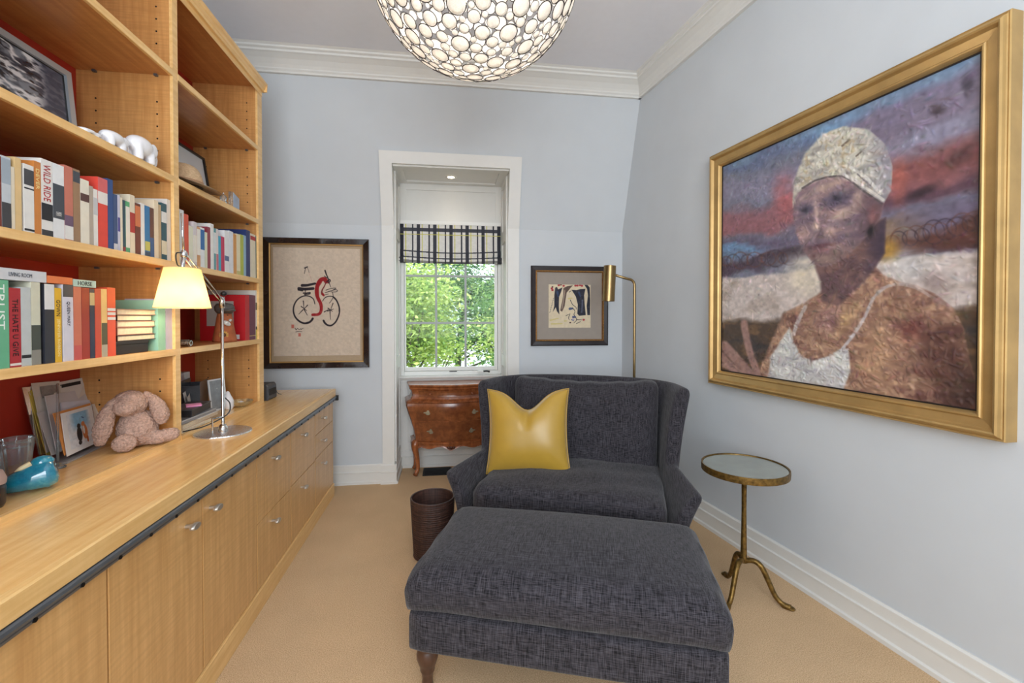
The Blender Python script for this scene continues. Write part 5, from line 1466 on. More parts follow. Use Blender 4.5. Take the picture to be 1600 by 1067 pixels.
def bowl():
    r = np.random.default_rng(5)
    fz = .93                                        # slightly flattened bowl
    zc = cz - ZC
    cand = []
    sizes = [.032] * 260 + [.026] * 700 + [.0215] * 2200 + [.0175] * 5000 + [.0140] * 7000 + [.0112] * 6000
    pts = np.zeros((0, 3)); rad = np.zeros(0)
    for s in sizes:
        for _ in range(1):
            z = -1 + r.random() * 1.42
            a = r.random() * 2 * PI; q = math.sqrt(max(0, 1 - z * z))
            p = np.array([q * math.cos(a), q * math.sin(a), z])
            if len(pts):
                d = np.linalg.norm(pts - p, axis=1) * cR
                gap = d - rad - s
                if gap.min() < .0004: continue
            pts = np.vstack([pts, p]); rad = np.append(rad, s)
    P = pts * np.array([cR, cR, cR * fz]); Nn = pts / np.array([1, 1, fz]); Nn /= np.linalg.norm(Nn, axis=1)[:, None]
    wp = P + np.array([CL.location.x, CL.location.y, cz])
    view = np.array([0, 0, H]) - wp; facing = (view * Nn).sum(1) / np.linalg.norm(view, axis=1)
    X, Y = proj(wp); vis = (Y > -25)
    score = rad / np.linalg.norm(view, axis=1) * np.clip(facing, .05, 1) * (1 + 5 * vis)
    order = np.argsort(-score)
    disc = ring = None
    md, mr = MB(), MB()
    for n, i in enumerate(order):
        q = Vector(Nn[i]).to_track_quat('Z', 'Y').to_matrix().to_4x4()
        M = Matrix.Translation(Vector(P[i]) + Vector((0, 0, zc))) @ q @ Matrix.Scale(rad[i], 4)
        if n < 290:
            if disc is None:
                disc = MB().lathe([(.0001, .02), (.5, .015), (.93, -.02), (.93, -.06), (.0001, -.03)], 18).build('capiz_disc', m_cap, CL, smooth=True); disc.matrix_local = M
                ring = MB().tube([(math.cos(a), math.sin(a), -.03) for a in np.linspace(0, 2 * PI, 19)], .055, 5, cap=False).build('wire_ring', m_wire, disc, smooth=True)
            else:
                o = share(disc, 'capiz_disc', CL, M); share(ring, 'wire_ring', o, Matrix.Identity(4))
        else:
            b = MB().lathe([(.0001, .02), (.93, -.02)], 12); md.add([M @ Vector(v) for v in b.v], b.f)
            b = MB().tube([(math.cos(a), math.sin(a), -.03) for a in np.linspace(0, 2 * PI, 13)], .06, 4, cap=False); mr.add([M @ Vector(v) for v in b.v], b.f)
    if md.v:
        o = md.build('capiz_discs', m_cap, CL); o['kind'] = 'stuff'; o = mr.build('wire_rings', m_wire, CL); o['kind'] = 'stuff'
    zt = zc + .42 * cR * fz
    rr = cR * math.sqrt(1 - .42 ** 2)
    MB().tube([(rr * math.cos(a), rr * math.sin(a), zt) for a in np.linspace(0, 2 * PI, 61)], .005, 8, cap=False).build('top_hoop', m_wire, CL, smooth=True)
    # ceiling rose, stem, bulb arms
    MB().lathe([(.0001, 0), (.065, 0), (.065, -.012), (.05, -.02), (.012, -.024), (.010, -.05), (.010, zc + .10), (.03, zc + .08), (.03, zc + .03), (.0001, zc + .02)], 24).build('stem', m_wire, CL, smooth=True)
    for k in range(3):
        a = 2 * PI * k / 3 + .5
        MB().tube([(0, 0, zt - .0), (rr * math.cos(a), rr * math.sin(a), zt)], .004, 6).build('spoke', m_wire, CL)
    mb_ = glow('warm_bulb', (255, 226, 180), 14)
    for k in range(4):
        a = 2 * PI * k / 4 + .35
        x, y = .13 * math.cos(a), .13 * math.sin(a)
        MB().tube([(0, 0, zc + .06), (x * .8, y * .8, zc + .04), (x, y, zc + .02)], .005, 6).build('bulb_arm', m_wire, CL, smooth=True)
        MB().lathe([(.0001, -.062), (.012, -.056), (.018, -.04), (.016, -.02), (.009, 0), (.0001, .0)], 14, (x, y, zc + .01)).build('bulb', mb_, CL, smooth=True)
        pl = bpy.data.lights.new('chandelier_bulb', 'POINT'); pl.energy = 2.7; pl.color = (1, .94, .86); pl.shadow_soft_size = .03
        po = bpy.data.objects.new('chandelier_bulb', pl); COL.objects.link(po); po.parent = CL; po.location = (x, y, zc - .075)
bowl()

# ================================================================ desk lamp
lp = onZ(343, 677, ZT) + Vector((.013, .004, 0))
DL = thing('desk_lamp', (lp.x, lp.y, ZT), 'chrome jointed desk lamp with a lit parchment shade on the worktop', 'lamp')
m_ham = plain('hammered_chrome', (222, 222, 222), .26, .9, .05, 95, 1.0, .004)
MB().lathe([(.0001, .010), (.108, .010), (.113, .008), (.115, .003), (.114, 0), (.0001, 0)], 48).build('base', m_ham, DL, smooth=True)
smooth_by_angle(DL.children[-1], .7)
j1 = onX(336, 470, lp.x); zj = j1.z - ZT
MB().tube([(0, 0, .01), (0, 0, .05), (0, 0, zj - .03)], [.013, .0065, .0065], 12).build('stem', m_chrome, DL, smooth=True)
MB().lathe([(.0001, .0), (.018, .0), (.02, .012), (.012, .03), (.0001, .03)], 20, (0, 0, .01)).build('stem_collar', m_chrome, DL, smooth=True)
sc_ = onX(285.5, 450, -1.005)                              # middle of the shade
rel = Vector((sc_.x - lp.x, sc_.y - lp.y, sc_.z - ZT))
jt = Vector((rel.x, rel.y + .01, onX(290, 398, -1.005).z - ZT))
MB().lathe([(.0001, -.03), (.011, -.03), (.012, .0), (.010, .02), (.0001, .022)], 16, (0, 0, zj)).build('lower_joint', m_chrome, DL, smooth=True)
MB().ball((.006, .004, zj + .035), (.013, .013, .011), 12, 8).build('tension_knob', plain('black_plastic', (26, 26, 28), .4), DL, smooth=True)
for s_ in (-.006, .006):
    MB().tube([(s_, s_, zj), (jt.x + s_, jt.y + s_, jt.z)], .0035, 8).build('arm_rod', m_chrome, DL, smooth=True)
up2 = onX(283.5, 333, -1.005)
MB().tube([(jt.x, jt.y, jt.z), (up2.x - lp.x, up2.y - lp.y, up2.z - ZT)], [.0045, .003], 8).build('tension_rod', m_chrome, DL, smooth=True)
MB().ball((jt.x, jt.y, jt.z), (.013, .013, .018), 12, 8).build('upper_joint', m_chrome, DL, smooth=True)
sh_t, sh_b = onX(285.5, 419.5, -1.005).z - ZT, onX(285.5, 481, -1.005).z - ZT
MB().tube([(jt.x, jt.y, jt.z), (rel.x, rel.y, sh_t + .01), (rel.x, rel.y, sh_t - .03)], .008, 10).build('shade_holder', m_chrome, DL, smooth=True)
MB().tube(spline([(jt.x, jt.y - .01, jt.z + .004), (rel.x, rel.y - .04, jt.z - .004), (rel.x, rel.y - .034, sh_t + .012), (rel.x, rel.y - .01, sh_t + .006)], 5), .0025, 6).build('lead', plain('black_plastic', (26, 26, 28), .4), DL, smooth=True)
def parch():
    m, N, Lk, B = nmat('parchment'); out = N['Material Output']
    d = N.new('ShaderNodeBsdfDiffuse'); tr = N.new('ShaderNodeBsdfTranslucent')
    f = noise(N, Lk, texco(N, Lk, (12, 12, 12)), 1.0, 3); c = ramp(N, Lk, f, [(.3, L4((238, 216, 164))), (.7, L4((246, 228, 180)))])
    Lk.new(c, d.inputs[0]); Lk.new(c, tr.inputs[0])
    mx = N.new('ShaderNodeMixShader'); mx.inputs[0].default_value = .5; Lk.new(d.outputs[0], mx.inputs[1]); Lk.new(tr.outputs[0], mx.inputs[2]); Lk.new(mx.outputs[0], out.inputs['Surface'])
    return m
wpx = lambda px: (onX(px, 470, -1.005) - onX(285.5, 470, -1.005))
rb_, rt2 = .092, .059
sh = MB().lathe([(rt2, sh_t), (rb_, sh_b)], 48, (rel.x, rel.y, 0)).build('lamp_shade', parch(), DL, smooth=True)
sh['label'] = 'cream parchment cone shade'
f = MB()
for r_, z in ((rb_, sh_b), (rt2, sh_t)): f.tube([(rel.x + r_ * math.cos(a), rel.y + r_ * math.sin(a), z) for a in np.linspace(0, 2 * PI, 49)], .0016, 6, cap=False)
f.build('shade_rim', plain('rim_cream', (226, 206, 150), .6), DL, smooth=True)
MB().lathe([(.0001, -.07), (.02, -.06), (.027, -.04), (.022, -.015), (.013, 0), (.0001, 0)], 16, (rel.x, rel.y, sh_t - .03)).build('bulb', glow('lamp_bulb', (255, 220, 160), 8), DL, smooth=True)
pl = bpy.data.lights.new('desk_lamp_bulb', 'POINT'); pl.energy = 1.2; pl.color = (1, .78, .5); pl.shadow_soft_size = .025
po = bpy.data.objects.new('desk_lamp_bulb', pl); COL.objects.link(po); po.parent = DL; po.location = (rel.x, rel.y, sh_t - .115)
cpts = [onZ(338, 632, ZT + .13), onZ(350, 640, ZT + .12), onZ(346, 650, ZT + .09), onZ(325, 658, ZT + .05), onZ(287, 668, ZT + .02)]
q = [Vector((p.x - lp.x, p.y - lp.y, p.z - ZT)) for p in cpts]
q[0] = Vector((.012, -.004, .16)); q[1] = Vector((.03, .0, .13)); q[2] = Vector((.022, -.01, .085)); q[3] = Vector((-.05, -.05, .045)); q[4] = Vector((-.14, -.06, .024))
MB().tube(spline([tuple(p) for p in q], 6), .0028, 6).build('power_cord', plain('black_plastic', (26, 26, 28), .4), DL, smooth=True)
MB().tube([(0, 0, .075), (-.02, -.05, .075), (-.02, -.05, .012)], .004, 6).build('cord_clip', m_chrome, DL)
# ================================================================ things on the shelves
ZB = ZT + .0165                                # top of the bookcase's bottom boards
ZS2 = ZS[2] + TH / 2 + .0003; ZS0 = ZS[0] + TH / 2 + .0003
def face_cam(p): return math.atan2(p.y, p.x) - PI / 2          # local -y looks at the viewer
def mpp(p): return (Vector(p) - Vector((0, 0, H))).dot(Vector(_fw)) / F     # metres per pixel at a place
# ---- black and white photograph, upper shelf of the left bay
Xp = -1.40
yr = onX(112, 160, Xp).y; zt = onX(112, 114, Xp).z
t = thing('framed_photo', (Xp, (yr + BAYL[0] + .05) / 2, ZS2), 'silver-framed black and white photograph of snowy branches leaning at the back of the shelf', 'photo frame')
W2, Hh = yr - BAYL[0] - .05, zt - ZS2
fn = lambda u, v, w: (w - .06 * (v / Hh) , u, v + Hh / 2)
rail_parts('frame_rail', W2 - .05, Hh - .05, [(0, .006), (.002, .014), (.023, .016), (.025, 0), (0, .0)], lambda u, v, w: (w - .03 * ((v + Hh / 2) / Hh) + .015, u, v + Hh / 2), plain('pale_silver', (186, 198, 208), .35, .5), t)
h, w = 150, 230
U, V = np.meshgrid(np.linspace(-1, 1, w), np.linspace(1, -1, h)); n1 = vnoise(h, w, 7, 9, 51, 4); n2 = vnoise(h, w, 20, 26, 52, 3); r1 = 1 - np.abs(2 * vnoise(h, w, 9, 12, 53, 3) - 1)
C = np.full((h, w, 3), (58., 66, 80)); C = over(C, (150, 160, 172), np.clip((n1 - .42) * 4, 0, .8)); C = over(C, (240, 242, 246), np.clip((r1 - .74) * 5, 0, .95)); C = over(C, (24, 28, 36), np.clip((n2 - .58) * 6, 0, .9)); C = over(C, (66, 78, 98), np.clip((U - .55) * 5, 0, .85)); C = over(C, (14, 16, 20), (np.abs(U) > .97) * 1. + (np.abs(V) > .965) * 1.)
wi, hi = W2 / 2 - .025, Hh / 2 - .025
loc = np.stack([.006 - .03 * ((V * hi + Hh / 2) / Hh) + .015, U * wi, V * hi + Hh / 2], -1); paint_grid('photo_print', loc, C, painted('photo_gloss', .25), t)
MB().hexa([(q + .015 - .03 * (.5 - hi / Hh), u_ * wi, .025) for q, u_ in ((-.004, -1), (.004, -1), (.004, 1), (-.004, 1))] + [(q + .015 - .03 * (.5 + hi / Hh), u_ * wi, Hh - .025) for q, u_ in ((-.004, -1), (.004, -1), (.004, 1), (-.004, 1))]).build('backing', plain('card_black', (24, 24, 26), .8), t)
# ---- three white elephants
m_por = plain('white_porcelain', (236, 236, 240), .22, 0, .02, 10, coat=.4)
def elephant(px0, px1, pyt, label):
    X = -1.146
    y0, y1 = onX(px0, 240, X).y, onX(px1, 240, X).y; L = y1 - y0
    zt = onX((px0 + px1) / 2, pyt, X).z
    t = thing('elephant_figurine', (X, (y0 + y1) / 2, ZS2), label, 'figurine', group='white elephants on the shelf')
    s = L / 1.0; hh = (zt - ZS2)
    b = MB()
    b.ball((0, -.06 * s, hh * .62), (.23 * s, .40 * s, hh * .40), 20, 14).ball((0, -.1 * s, hh * .5), (.22 * s, .34 * s, hh * .3), 18, 12)
    b.ball((0, .30 * s, hh * .60), (.16 * s, .20 * s, hh * .32), 16, 12)
    for sx in (-1, 1):
        for yy in (-.28, .16): b.tube([(sx * .10 * s, yy * s, 0), (sx * .10 * s, yy * s, hh * .3), (sx * .08 * s, yy * s, hh * .6)], [.11 * s, .11 * s, .12 * s], 12)
    o = b.build('body', m_por, t, smooth=True)
    rm = o.modifiers.new('blend', 'REMESH'); rm.mode = 'VOXEL'; rm.voxel_size = .0035; rm.use_smooth_shade = True
    sm = o.modifiers.new('soft', 'SMOOTH'); sm.factor = .6; sm.iterations = 8
    MB().tube(spline([(0, .40 * s, hh * .62), (0, .50 * s, hh * .40), (0, .50 * s, hh * .18), (0, .44 * s, hh * .06)], 5), list(np.linspace(.085, .035, 16) * s), 12).build('trunk', m_por, t, smooth=True)
    for sx in (-1, 1):
        MB().ball((sx * .17 * s, .20 * s, hh * .60), (.03 * s, .15 * s, hh * .26), 14, 10).build('ear', m_por, t, smooth=True)
    MB().tube([(0, -.42 * s, hh * .7), (0, -.46 * s, hh * .45)], [.02 * s, .012 * s], 8).build('tail', m_por, t, smooth=True)
elephant(120, 156, 203, 'white porcelain elephant at the back of the line of three')
elephant(157, 197.5, 207, 'white porcelain elephant in the middle of the line of three')
elephant(198.5, 241, 215, 'white porcelain elephant leading the line, next to the middle upright')

# ---- right bay, hat shelf
Xp = -1.385
yl = BAYR[0] + .012; yr = onX(322, 270, Xp).y; zt = onX(318, 245, Xp).z
t = thing('framed_photo', (Xp, (yl + yr) / 2, ZS2), 'black-framed photograph with a wide white mount behind the straw hat', 'photo frame')
W2, Hh = yr - yl, zt - ZS2
ln = lambda v, w: w - .05 * ((v + Hh / 2) / Hh) + .03
rail_parts('frame_rail', W2 - .026, Hh - .026, [(0, .006), (.001, .014), (.012, .014), (.013, 0), (0, 0)], lambda u, v, w: (ln(v, w), u, v + Hh / 2), plain('frame_black', (32, 30, 32), .35), t)
def leanbox(name, u0, u1, v0, v1, w0, w1, mat):
    MB().hexa([(ln(v0, w0), u0, v0 + Hh / 2), (ln(v0, w1), u0, v0 + Hh / 2), (ln(v0, w1), u1, v0 + Hh / 2), (ln(v0, w0), u1, v0 + Hh / 2), (ln(v1, w0), u0, v1 + Hh / 2), (ln(v1, w1), u0, v1 + Hh / 2), (ln(v1, w1), u1, v1 + Hh / 2), (ln(v1, w0), u1, v1 + Hh / 2)]).build(name, mat, t)
wi, hi = W2 / 2 - .013, Hh / 2 - .013
leanbox('mount', -wi, wi, -hi, hi, .001, .004, plain('mount_white', (214, 222, 228), .7))
leanbox('photo_print', -wi * .45, wi * .62, -hi * .5, hi * .35, .004, .0048, plain('photo_blue', (74, 72, 106), .4, var=.4, nscale=30))
# hat
p = onX(300, 285, -1.265)
m_straw = wood('straw', (188, 156, 120), (220, 190, 152), (120, 120, 120), (60, 60, 200), .3, .8, 0, .3)
ya, yb2 = BAYR[0] + .008, onX(346, 306, -1.14).y
ry = (yb2 - ya) / 2
t = thing('straw_hat', (-1.215, (ya + yb2) / 2, ZS2), 'tan straw sun hat with a wide curving brim on the shelf', 'hat')
def brim(u, v):
    a = 2 * PI * u; rx_, ry_ = .078 + .062 * v, .085 + (ry - .085) * v
    return (rx_ * math.cos(a), ry_ * math.sin(a), .026 + .014 * v - .030 * v * v * abs(math.cos(a)) + .006 * math.sin(a) * v)
MB().grid(60, 8, brim, True).grid(60, 8, lambda u, v: tuple(np.array(brim(u, v)) - [0, 0, .003]), True).build('brim', m_straw, t, smooth=True)
def hcrown(u, v):
    a = 2 * PI * u; q = v * PI / 2
    return (.080 * math.cos(q) ** .6 * math.cos(a), .088 * math.cos(q) ** .6 * math.sin(a), .026 + .098 * math.sin(q))
MB().grid(48, 12, hcrown, True).build('crown', m_straw, t, smooth=True)
MB().grid(48, 3, lambda u, v: (.0815 * math.cos(2 * PI * u), .0895 * math.sin(2 * PI * u), .027 + .018 * v), True).build('hat_band', plain('hat_band', (168, 130, 98), .8), t, smooth=True)
# little glass ornament and blue acrylic photo block
p = onX(349, 318, -1.15)
t = thing('glass_ornament', (-1.15, p.y, ZS2), 'small clear glass ornament beside the straw hat', 'ornament')
m_gl = glassy('clear_glass', (244, 248, 249), .03, .08)
MB().lathe([(.0001, 0), (.016, 0), (.018, .01), (.012, .022), (.017, .034), (.010, .048), (.0001, .052)], 18).build('glass_body', m_gl, t, smooth=True)
MB().lathe([(.0001, .052), (.004, .053), (.005, .058), (.0001, .062)], 10).build('finial', m_chrome, t, smooth=True)
p0, p1 = onX(353, 320, -1.17), onX(382, 330, -1.14)
t = thing('photo_block', (-1.155, (p0.y + p1.y) / 2, ZS2), 'clear acrylic block with a pale blue picture standing on the hat shelf', 'photo block', rz=math.radians(12))
hw = (p1.y - p0.y) / 2; hz = onX(368, 305, -1.155).z - ZS2
MB().box(-.018, .004, -hw, hw, 0, hz).build('acrylic_block', glassy('acrylic', (246, 249, 250), .02, .05), t, bevel=.002)
MB().box(.0042, .0048, -hw + .003, hw - .003, .003, hz - .003).build('picture', plain('pale_blue_print', (176, 196, 222), .5, var=.12, nscale=25), t)

# ---- clay figure and coil on the shelf with the red book
m_terra = plain('terracotta', (172, 96, 56), .7, 0, .18, 30, .2)
p = onZ(351, 533, ZS0); px = Vector((-1.185, onX(351, 520, -1.185).y, ZS0)); k = mpp(px)
t = thing('clay_figure', px, 'terracotta figure wearing a grey cap, with a bird and a sunflower on it', 'figurine', rz=face_cam(px))
hh = 45 * k
MB().lathe([(.0001, 0), (16.5 * k, 0), (16.5 * k, 3 * k), (13.5 * k, 20 * k), (11 * k, 36 * k), (9 * k, 46 * k), (.0001, 47 * k)], 28).build('body', m_terra, t, smooth=True)
b = MB(); b.lathe([(.0001, 44 * k), (10 * k, 44 * k), (13 * k, 48 * k), (14 * k, 54 * k), (11 * k, 59 * k), (.0001, 61 * k)], 24).ball((4 * k, -6 * k, 49 * k), (11 * k, 11 * k, 3.4 * k), 16, 8)
b.build('cap', plain('grey_clay', (84, 80, 76), .55, 0, .25, 40), t, smooth=True)
f = MB().tube([(-3 * k, -12 * k, 1 * k), (-2 * k, -14.2 * k, 6 * k), (-1 * k, -14.3 * k, 10 * k)], .8 * k, 6); f.build('stalk', plain('stalk_green', (84, 78, 40), .6), t)
f = MB()
for i in range(14):
    a = 2 * PI * i / 14; f.ball((-1 * k + 4.6 * k * math.cos(a), -15.0 * k, 11 * k + 4.6 * k * math.sin(a)), (1.9 * k, .5 * k, 1.0 * k), 8, 5, Matrix.Rotation(-a, 3, 'Y'))
f.build('sunflower_petals', plain('petal_gold', (206, 160, 76), .5), t, smooth=True)
MB().ball((-1 * k, -15.2 * k, 11 * k), (3 * k, 1.2 * k, 3 * k), 12, 8).build('sunflower_centre', plain('seed_brown', (96, 62, 34), .7), t, smooth=True)
f = MB().ball((3 * k, -14 * k, 29 * k), (6 * k, 2.4 * k, 3.4 * k), 14, 8, Matrix.Rotation(.6, 3, 'Y')).ball((7.5 * k, -14.5 * k, 33.5 * k), (2.4 * k, 2 * k, 2.2 * k), 10, 8)
f.build('bird', plain('bird_white', (214, 212, 206), .5, 0, .5, 90), t, smooth=True)
for sx in (-4, 4): MB().ball((sx * k, -9.2 * k, 41.5 * k), (1.4 * k, .8 * k, .8 * k), 8, 6).build('eye', plain('eye_dark', (60, 34, 24), .5), t, smooth=True)
px = Vector((-1.165, onX(290, 535, -1.165).y, ZS0)); k = mpp(px)
t = thing('wire_coil', px, 'small silvery coil of wire lying by the middle upright', 'ornament')
pts = [((i / 90 - .5) * 12 * k, 5 * k * math.cos(i * .42), 5.4 * k + 5 * k * math.sin(i * .42)) for i in range(91)]
MB().tube(pts, .75 * k, 6).build('coil', plain('coil_silver', (150, 140, 128), .25, .95), t, smooth=True)
MB().lathe([(3.2 * k, -1.5 * k), (4 * k, -1.5 * k), (4 * k, 1.5 * k), (3.2 * k, 1.5 * k)], 16, closed=True).build('end_ring', m_chrome, t)
t.children[-1].rotation_euler = (0, PI / 2, 0); t.children[-1].location = (6.4 * k, 0, 5.4 * k)

# ---- bottom right bay
def at(px_, py_, X): p = onX(px_, py_, X); return p
def upright_box(name, label, cat, pl, pr, pt, X, th, mat, rz=0, parts=None):
    y0, y1 = at(pl, 610, X).y, at(pr, 610, X).y; z1 = at((pl + pr) / 2, pt, X).z
    t = thing(name, (X, (y0 + y1) / 2, ZB), label, cat, rz=rz)
    hw = (y1 - y0) / 2
    MB().box(-th, 0, -hw, hw, 0, z1 - ZB).build(parts or 'case', mat, t, bevel=.002)
    return t, hw, z1 - ZB
m_wp = plain('white_plastic', (224, 226, 228), .4)
t, hw, hz = upright_box('slim_box', 'slim white upright box against the red back, in the bay behind the lamp', 'box', 288, 297, 581, -1.40, .05, m_wp)
MB().box(.0, .0006, -hw * .7, hw * .7, hz * .7, hz * .74).build('label_strip', plain('strip_grey', (170, 174, 178), .5), t)
t, hw, hz = upright_box('file_holder', 'dark grey plastic file holder standing behind the black box', 'file holder', 305, 332, 594, -1.30, .002, plain('smoke_plastic', (84, 88, 94), .25, 0, .12), .25, 'front_sheet')
MB().box(-.085, -.08, -hw, hw, 0, hz * 1.05).build('back_sheet', plain('smoke_plastic', (84, 88, 94), .25, 0, .12), t)
MB().box(-.08, 0, -hw, hw, 0, .003).build('floor_sheet', plain('smoke_plastic', (84, 88, 94), .25, 0, .12), t)
for s_ in (-1, 1): MB().box(-.08, 0, s_ * hw - .001, s_ * hw + .001, 0, hz * .9).build('side_sheet', plain('smoke_plastic', (84, 88, 94), .25, 0, .12), t)
# small white photo frame
X = -1.25; y0, y1 = at(331, 610, X).y, at(347, 610, X).y; zt = at(339, 592, X).z
t = thing('framed_photo', (X, (y0 + y1) / 2, ZB), 'small white photo frame with a grey picture behind the lamp stem', 'photo frame', rz=-.3)
W2, Hh = y1 - y0, zt - ZB
rail_parts('frame_rail', W2 - .014, Hh - .014, [(0, .003), (0, .006), (.007, .006), (.007, 0), (0, 0)], lambda u, v, w: (w - .02 * (v / Hh), u, v + Hh / 2), m_wp, t)
MB().hexa([(q - .02 * s, u, v) for v, s in ((.007, -.5), (Hh - .007, .5)) for q, u in ((.0, -W2 / 2 + .007), (.003, -W2 / 2 + .007), (.003, W2 / 2 - .007), (.0, W2 / 2 - .007))]).build('picture', plain('grey_print', (140, 146, 150), .4, var=.2, nscale=30), t)
MB().tube([(-.002, 0, Hh * .7), (-.05, 0, .002)], .003, 6).build('easel_leg', m_wp, t)
# white bird figurine
X = -1.20; p = Vector((X, at(356, 615, X).y, ZB)); k = mpp(p)
t = thing('bird_figurine', p, 'smooth white pottery bird standing beside the glass dish', 'figurine', rz=face_cam(p))
MB().tube(spline([(-1 * k, 0, 28 * k), (0, 0, 24 * k), (0, 0, 19 * k), (1 * k, 0, 12 * k), (1.5 * k, 0, 5 * k), (1.5 * k, 0, 0)], 5), list(k * np.interp(np.linspace(0, 1, 26), [0, .06, .2, .35, .6, .85, 1], [.8, 2.4, 3.0, 4.8, 7.2, 6.4, 5])), 16).build('body', m_por, t, smooth=True)
MB().tube([(-2 * k, -1 * k, 25.5 * k), (-4.6 * k, -2.5 * k, 24.6 * k)], [1.1 * k, .2 * k], 8).build('beak', m_por, t, smooth=True)
MB().tube([(5 * k, 3 * k, 7 * k), (10 * k, 6 * k, 3 * k)], [3 * k, 1 * k], 10).build('tail', m_por, t, smooth=True)
# amber glass dish with shells
X = -1.165; p = Vector((X, at(376, 625, X).y, ZB)); k = mpp(p)
t = thing('glass_dish', p, 'shallow amber pressed-glass dish on the bookcase floor', 'dish')
m_amb = glassy('amber_glass', (240, 226, 184), .08, .25)
def dish(u, v):
    a = 2 * PI * u; r = (6 + 11 * v) * k * (1 + .06 * math.sin(10 * a) * v); return (r * math.cos(a), r * math.sin(a), (.5 + 7.5 * v * v) * k)
MB().grid(60, 7, dish, True).grid(60, 7, lambda u, v: tuple(np.array(dish(u, v)) + np.array([0, 0, 1.2 * k])), True).lathe([(.0001, .4 * k), (6 * k, .4 * k)], 30).build('bowl', m_amb, t, smooth=True)
MB().lathe([(7 * k, 0), (7 * k, .9 * k), (6 * k, .9 * k), (6 * k, 0)], 30, closed=True).build('foot_ring', m_amb, t)
for i, (dx, dy, r) in enumerate(((-.2, .3, 4.4), (.25, -.1, 4.0))):
    q = thing('sea_shell', (p.x + dx * 9 * k, p.y + dy * 12 * k, ZB + 2.4 * k + i * .0), 'white sea shell lying in the amber glass dish', 'shell', group='shells in the glass dish')
    def shell(u, v, r=r): a = PI * (u - .5); rr = r * k * v * (1 + .05 * math.sin(a * 16)); return (rr * math.cos(a) - r * k * .4, rr * math.sin(a), (2.2 * math.sin(v * PI * .8) + .4 * math.sin(a * 16) * v + 3.0) * k)
    MB().grid(30, 8, shell).grid(30, 8, lambda u, v: tuple(np.array(shell(u, v)) - np.array([0, 0, .5 * k]))).build('shell_fan', plain('shell_white', (226, 224, 222), .45, var=.08, nscale=60), q, smooth=True)
    MB().ball((-r * k * .4, 0, 3.2 * k), 1.2 * k, 8, 6).build('hinge', plain('shell_white', (226, 224, 222), .45, var=.08, nscale=60), q, smooth=True)
# stack: notebook, papers, laptop, black box, sticky notes
X = -1.14
def slab_thing(name, label, cat, pl, pr, z0, z1, X, depth, mat, part, rz=0.0, extra=None):
    y0, y1 = at(pl, 645, X).y, at(pr, 645, X).y
    t = thing(name, (X, (y0 + y1) / 2, z0), label, cat, rz=rz); hw = (y1 - y0) / 2
    MB().box(-depth, 0, -hw, hw, 0, z1 - z0).build(part, mat, t, bevel=.0015)
    return t, hw
t, hw = slab_thing('spiral_notebook', 'spiral notebook with cream pages at the bottom of the stack', 'notebook', 284, 330, ZB, ZB + .016, X, .2, m_pages, 'pages')
MB().box(-.2, .001, -hw, hw, .016, .0172).build('cover', plain('nb_cover', (196, 160, 120), .6), t)
f = MB()
for i in range(16):
    y = -hw + .012 + i * .011
    f.tube([(.0, y + .001 * 0, .002), (.004, y, .006), (.004, y, .014), (.0, y, .0185)], .0009, 5)
f.build('spiral_binding', m_steel, t)
t, hw = slab_thing('paper_stack', 'stack of white and pale brown papers under the laptop', 'papers', 284, 342, ZB + .0175, ZB + .035, X - .004, .22, plain('paper_stack', (214, 196, 170), .8, var=.12, nscale=160), 'sheets', .03)
MB().box(-.21, .004, -hw * .2, hw * 1.06, .0175, .0195).build('top_sheet', plain('paper_white', (232, 230, 226), .7), t)
t, hw = slab_thing('laptop', 'closed silver laptop under the black box with pink notes', 'laptop', 284, 338, ZB + .0372, ZB + .047, X - .006, .21, plain('laptop_base', (150, 150, 154), .35, .6), 'base')
MB().box(-.21, .0005, -hw, hw, .010, .0165).build('lid', plain('laptop_lid', (186, 186, 190), .3, .7), t, bevel=.002)
zl = ZB + .0372 + .0168
t, hw = slab_thing('black_box', 'black plastic box on the silver laptop', 'box', 295, 334, zl, zl + .034, X - .02, .10, plain('box_black', (30, 30, 34), .4), 'tray', .12)
MB().box(-.102, .002, -hw - .002, hw + .002, .030, .035).build('rim', plain('box_grey', (74, 74, 78), .4), t, bevel=.001)
q = thing('sticky_notes', (X - .045, t.location.y - .02, zl + .0352), 'pad of pink sticky notes lying on the black box', 'note pad', rz=.5)
MB().box(-.03, .03, -.03, .03, 0, .006).build('pad', plain('pink_paper', (236, 150, 196), .7), q)
MB().box(-.03, .03, -.03, .03, .0061, .0066).build('top_note', plain('pink_paper2', (244, 164, 206), .7), q); q.children[-1].rotation_euler = (0, 0, .06)
# clip rack with letters by the middle upright
p = Vector((-1.20, at(292, 620, -1.20).y, ZB + .0545))
t = thing('letter', (-1.30, at(297, 620, -1.30).y, ZB), 'open cream letter standing at an angle by the middle upright', 'letter', rz=.35)
MB().hexa([(-.001, -.04, 0), (.0, -.04, 0), (.0, .04, 0), (-.001, .04, 0), (-.026, -.03, .125), (-.025, -.03, .125), (-.025, .05, .125), (-.026, .05, .125)]).build('sheet', plain('paper_white', (232, 230, 226), .7), t)
MB().hexa([(.004, -.045, 0), (.005, -.045, 0), (.005, .03, 0), (.004, .03, 0), (-.006, -.045, .105), (-.005, -.045, .105), (-.005, .03, .115), (-.006, .03, .115)]).build('envelope', plain('envelope_grey', (190, 184, 178), .7), t)
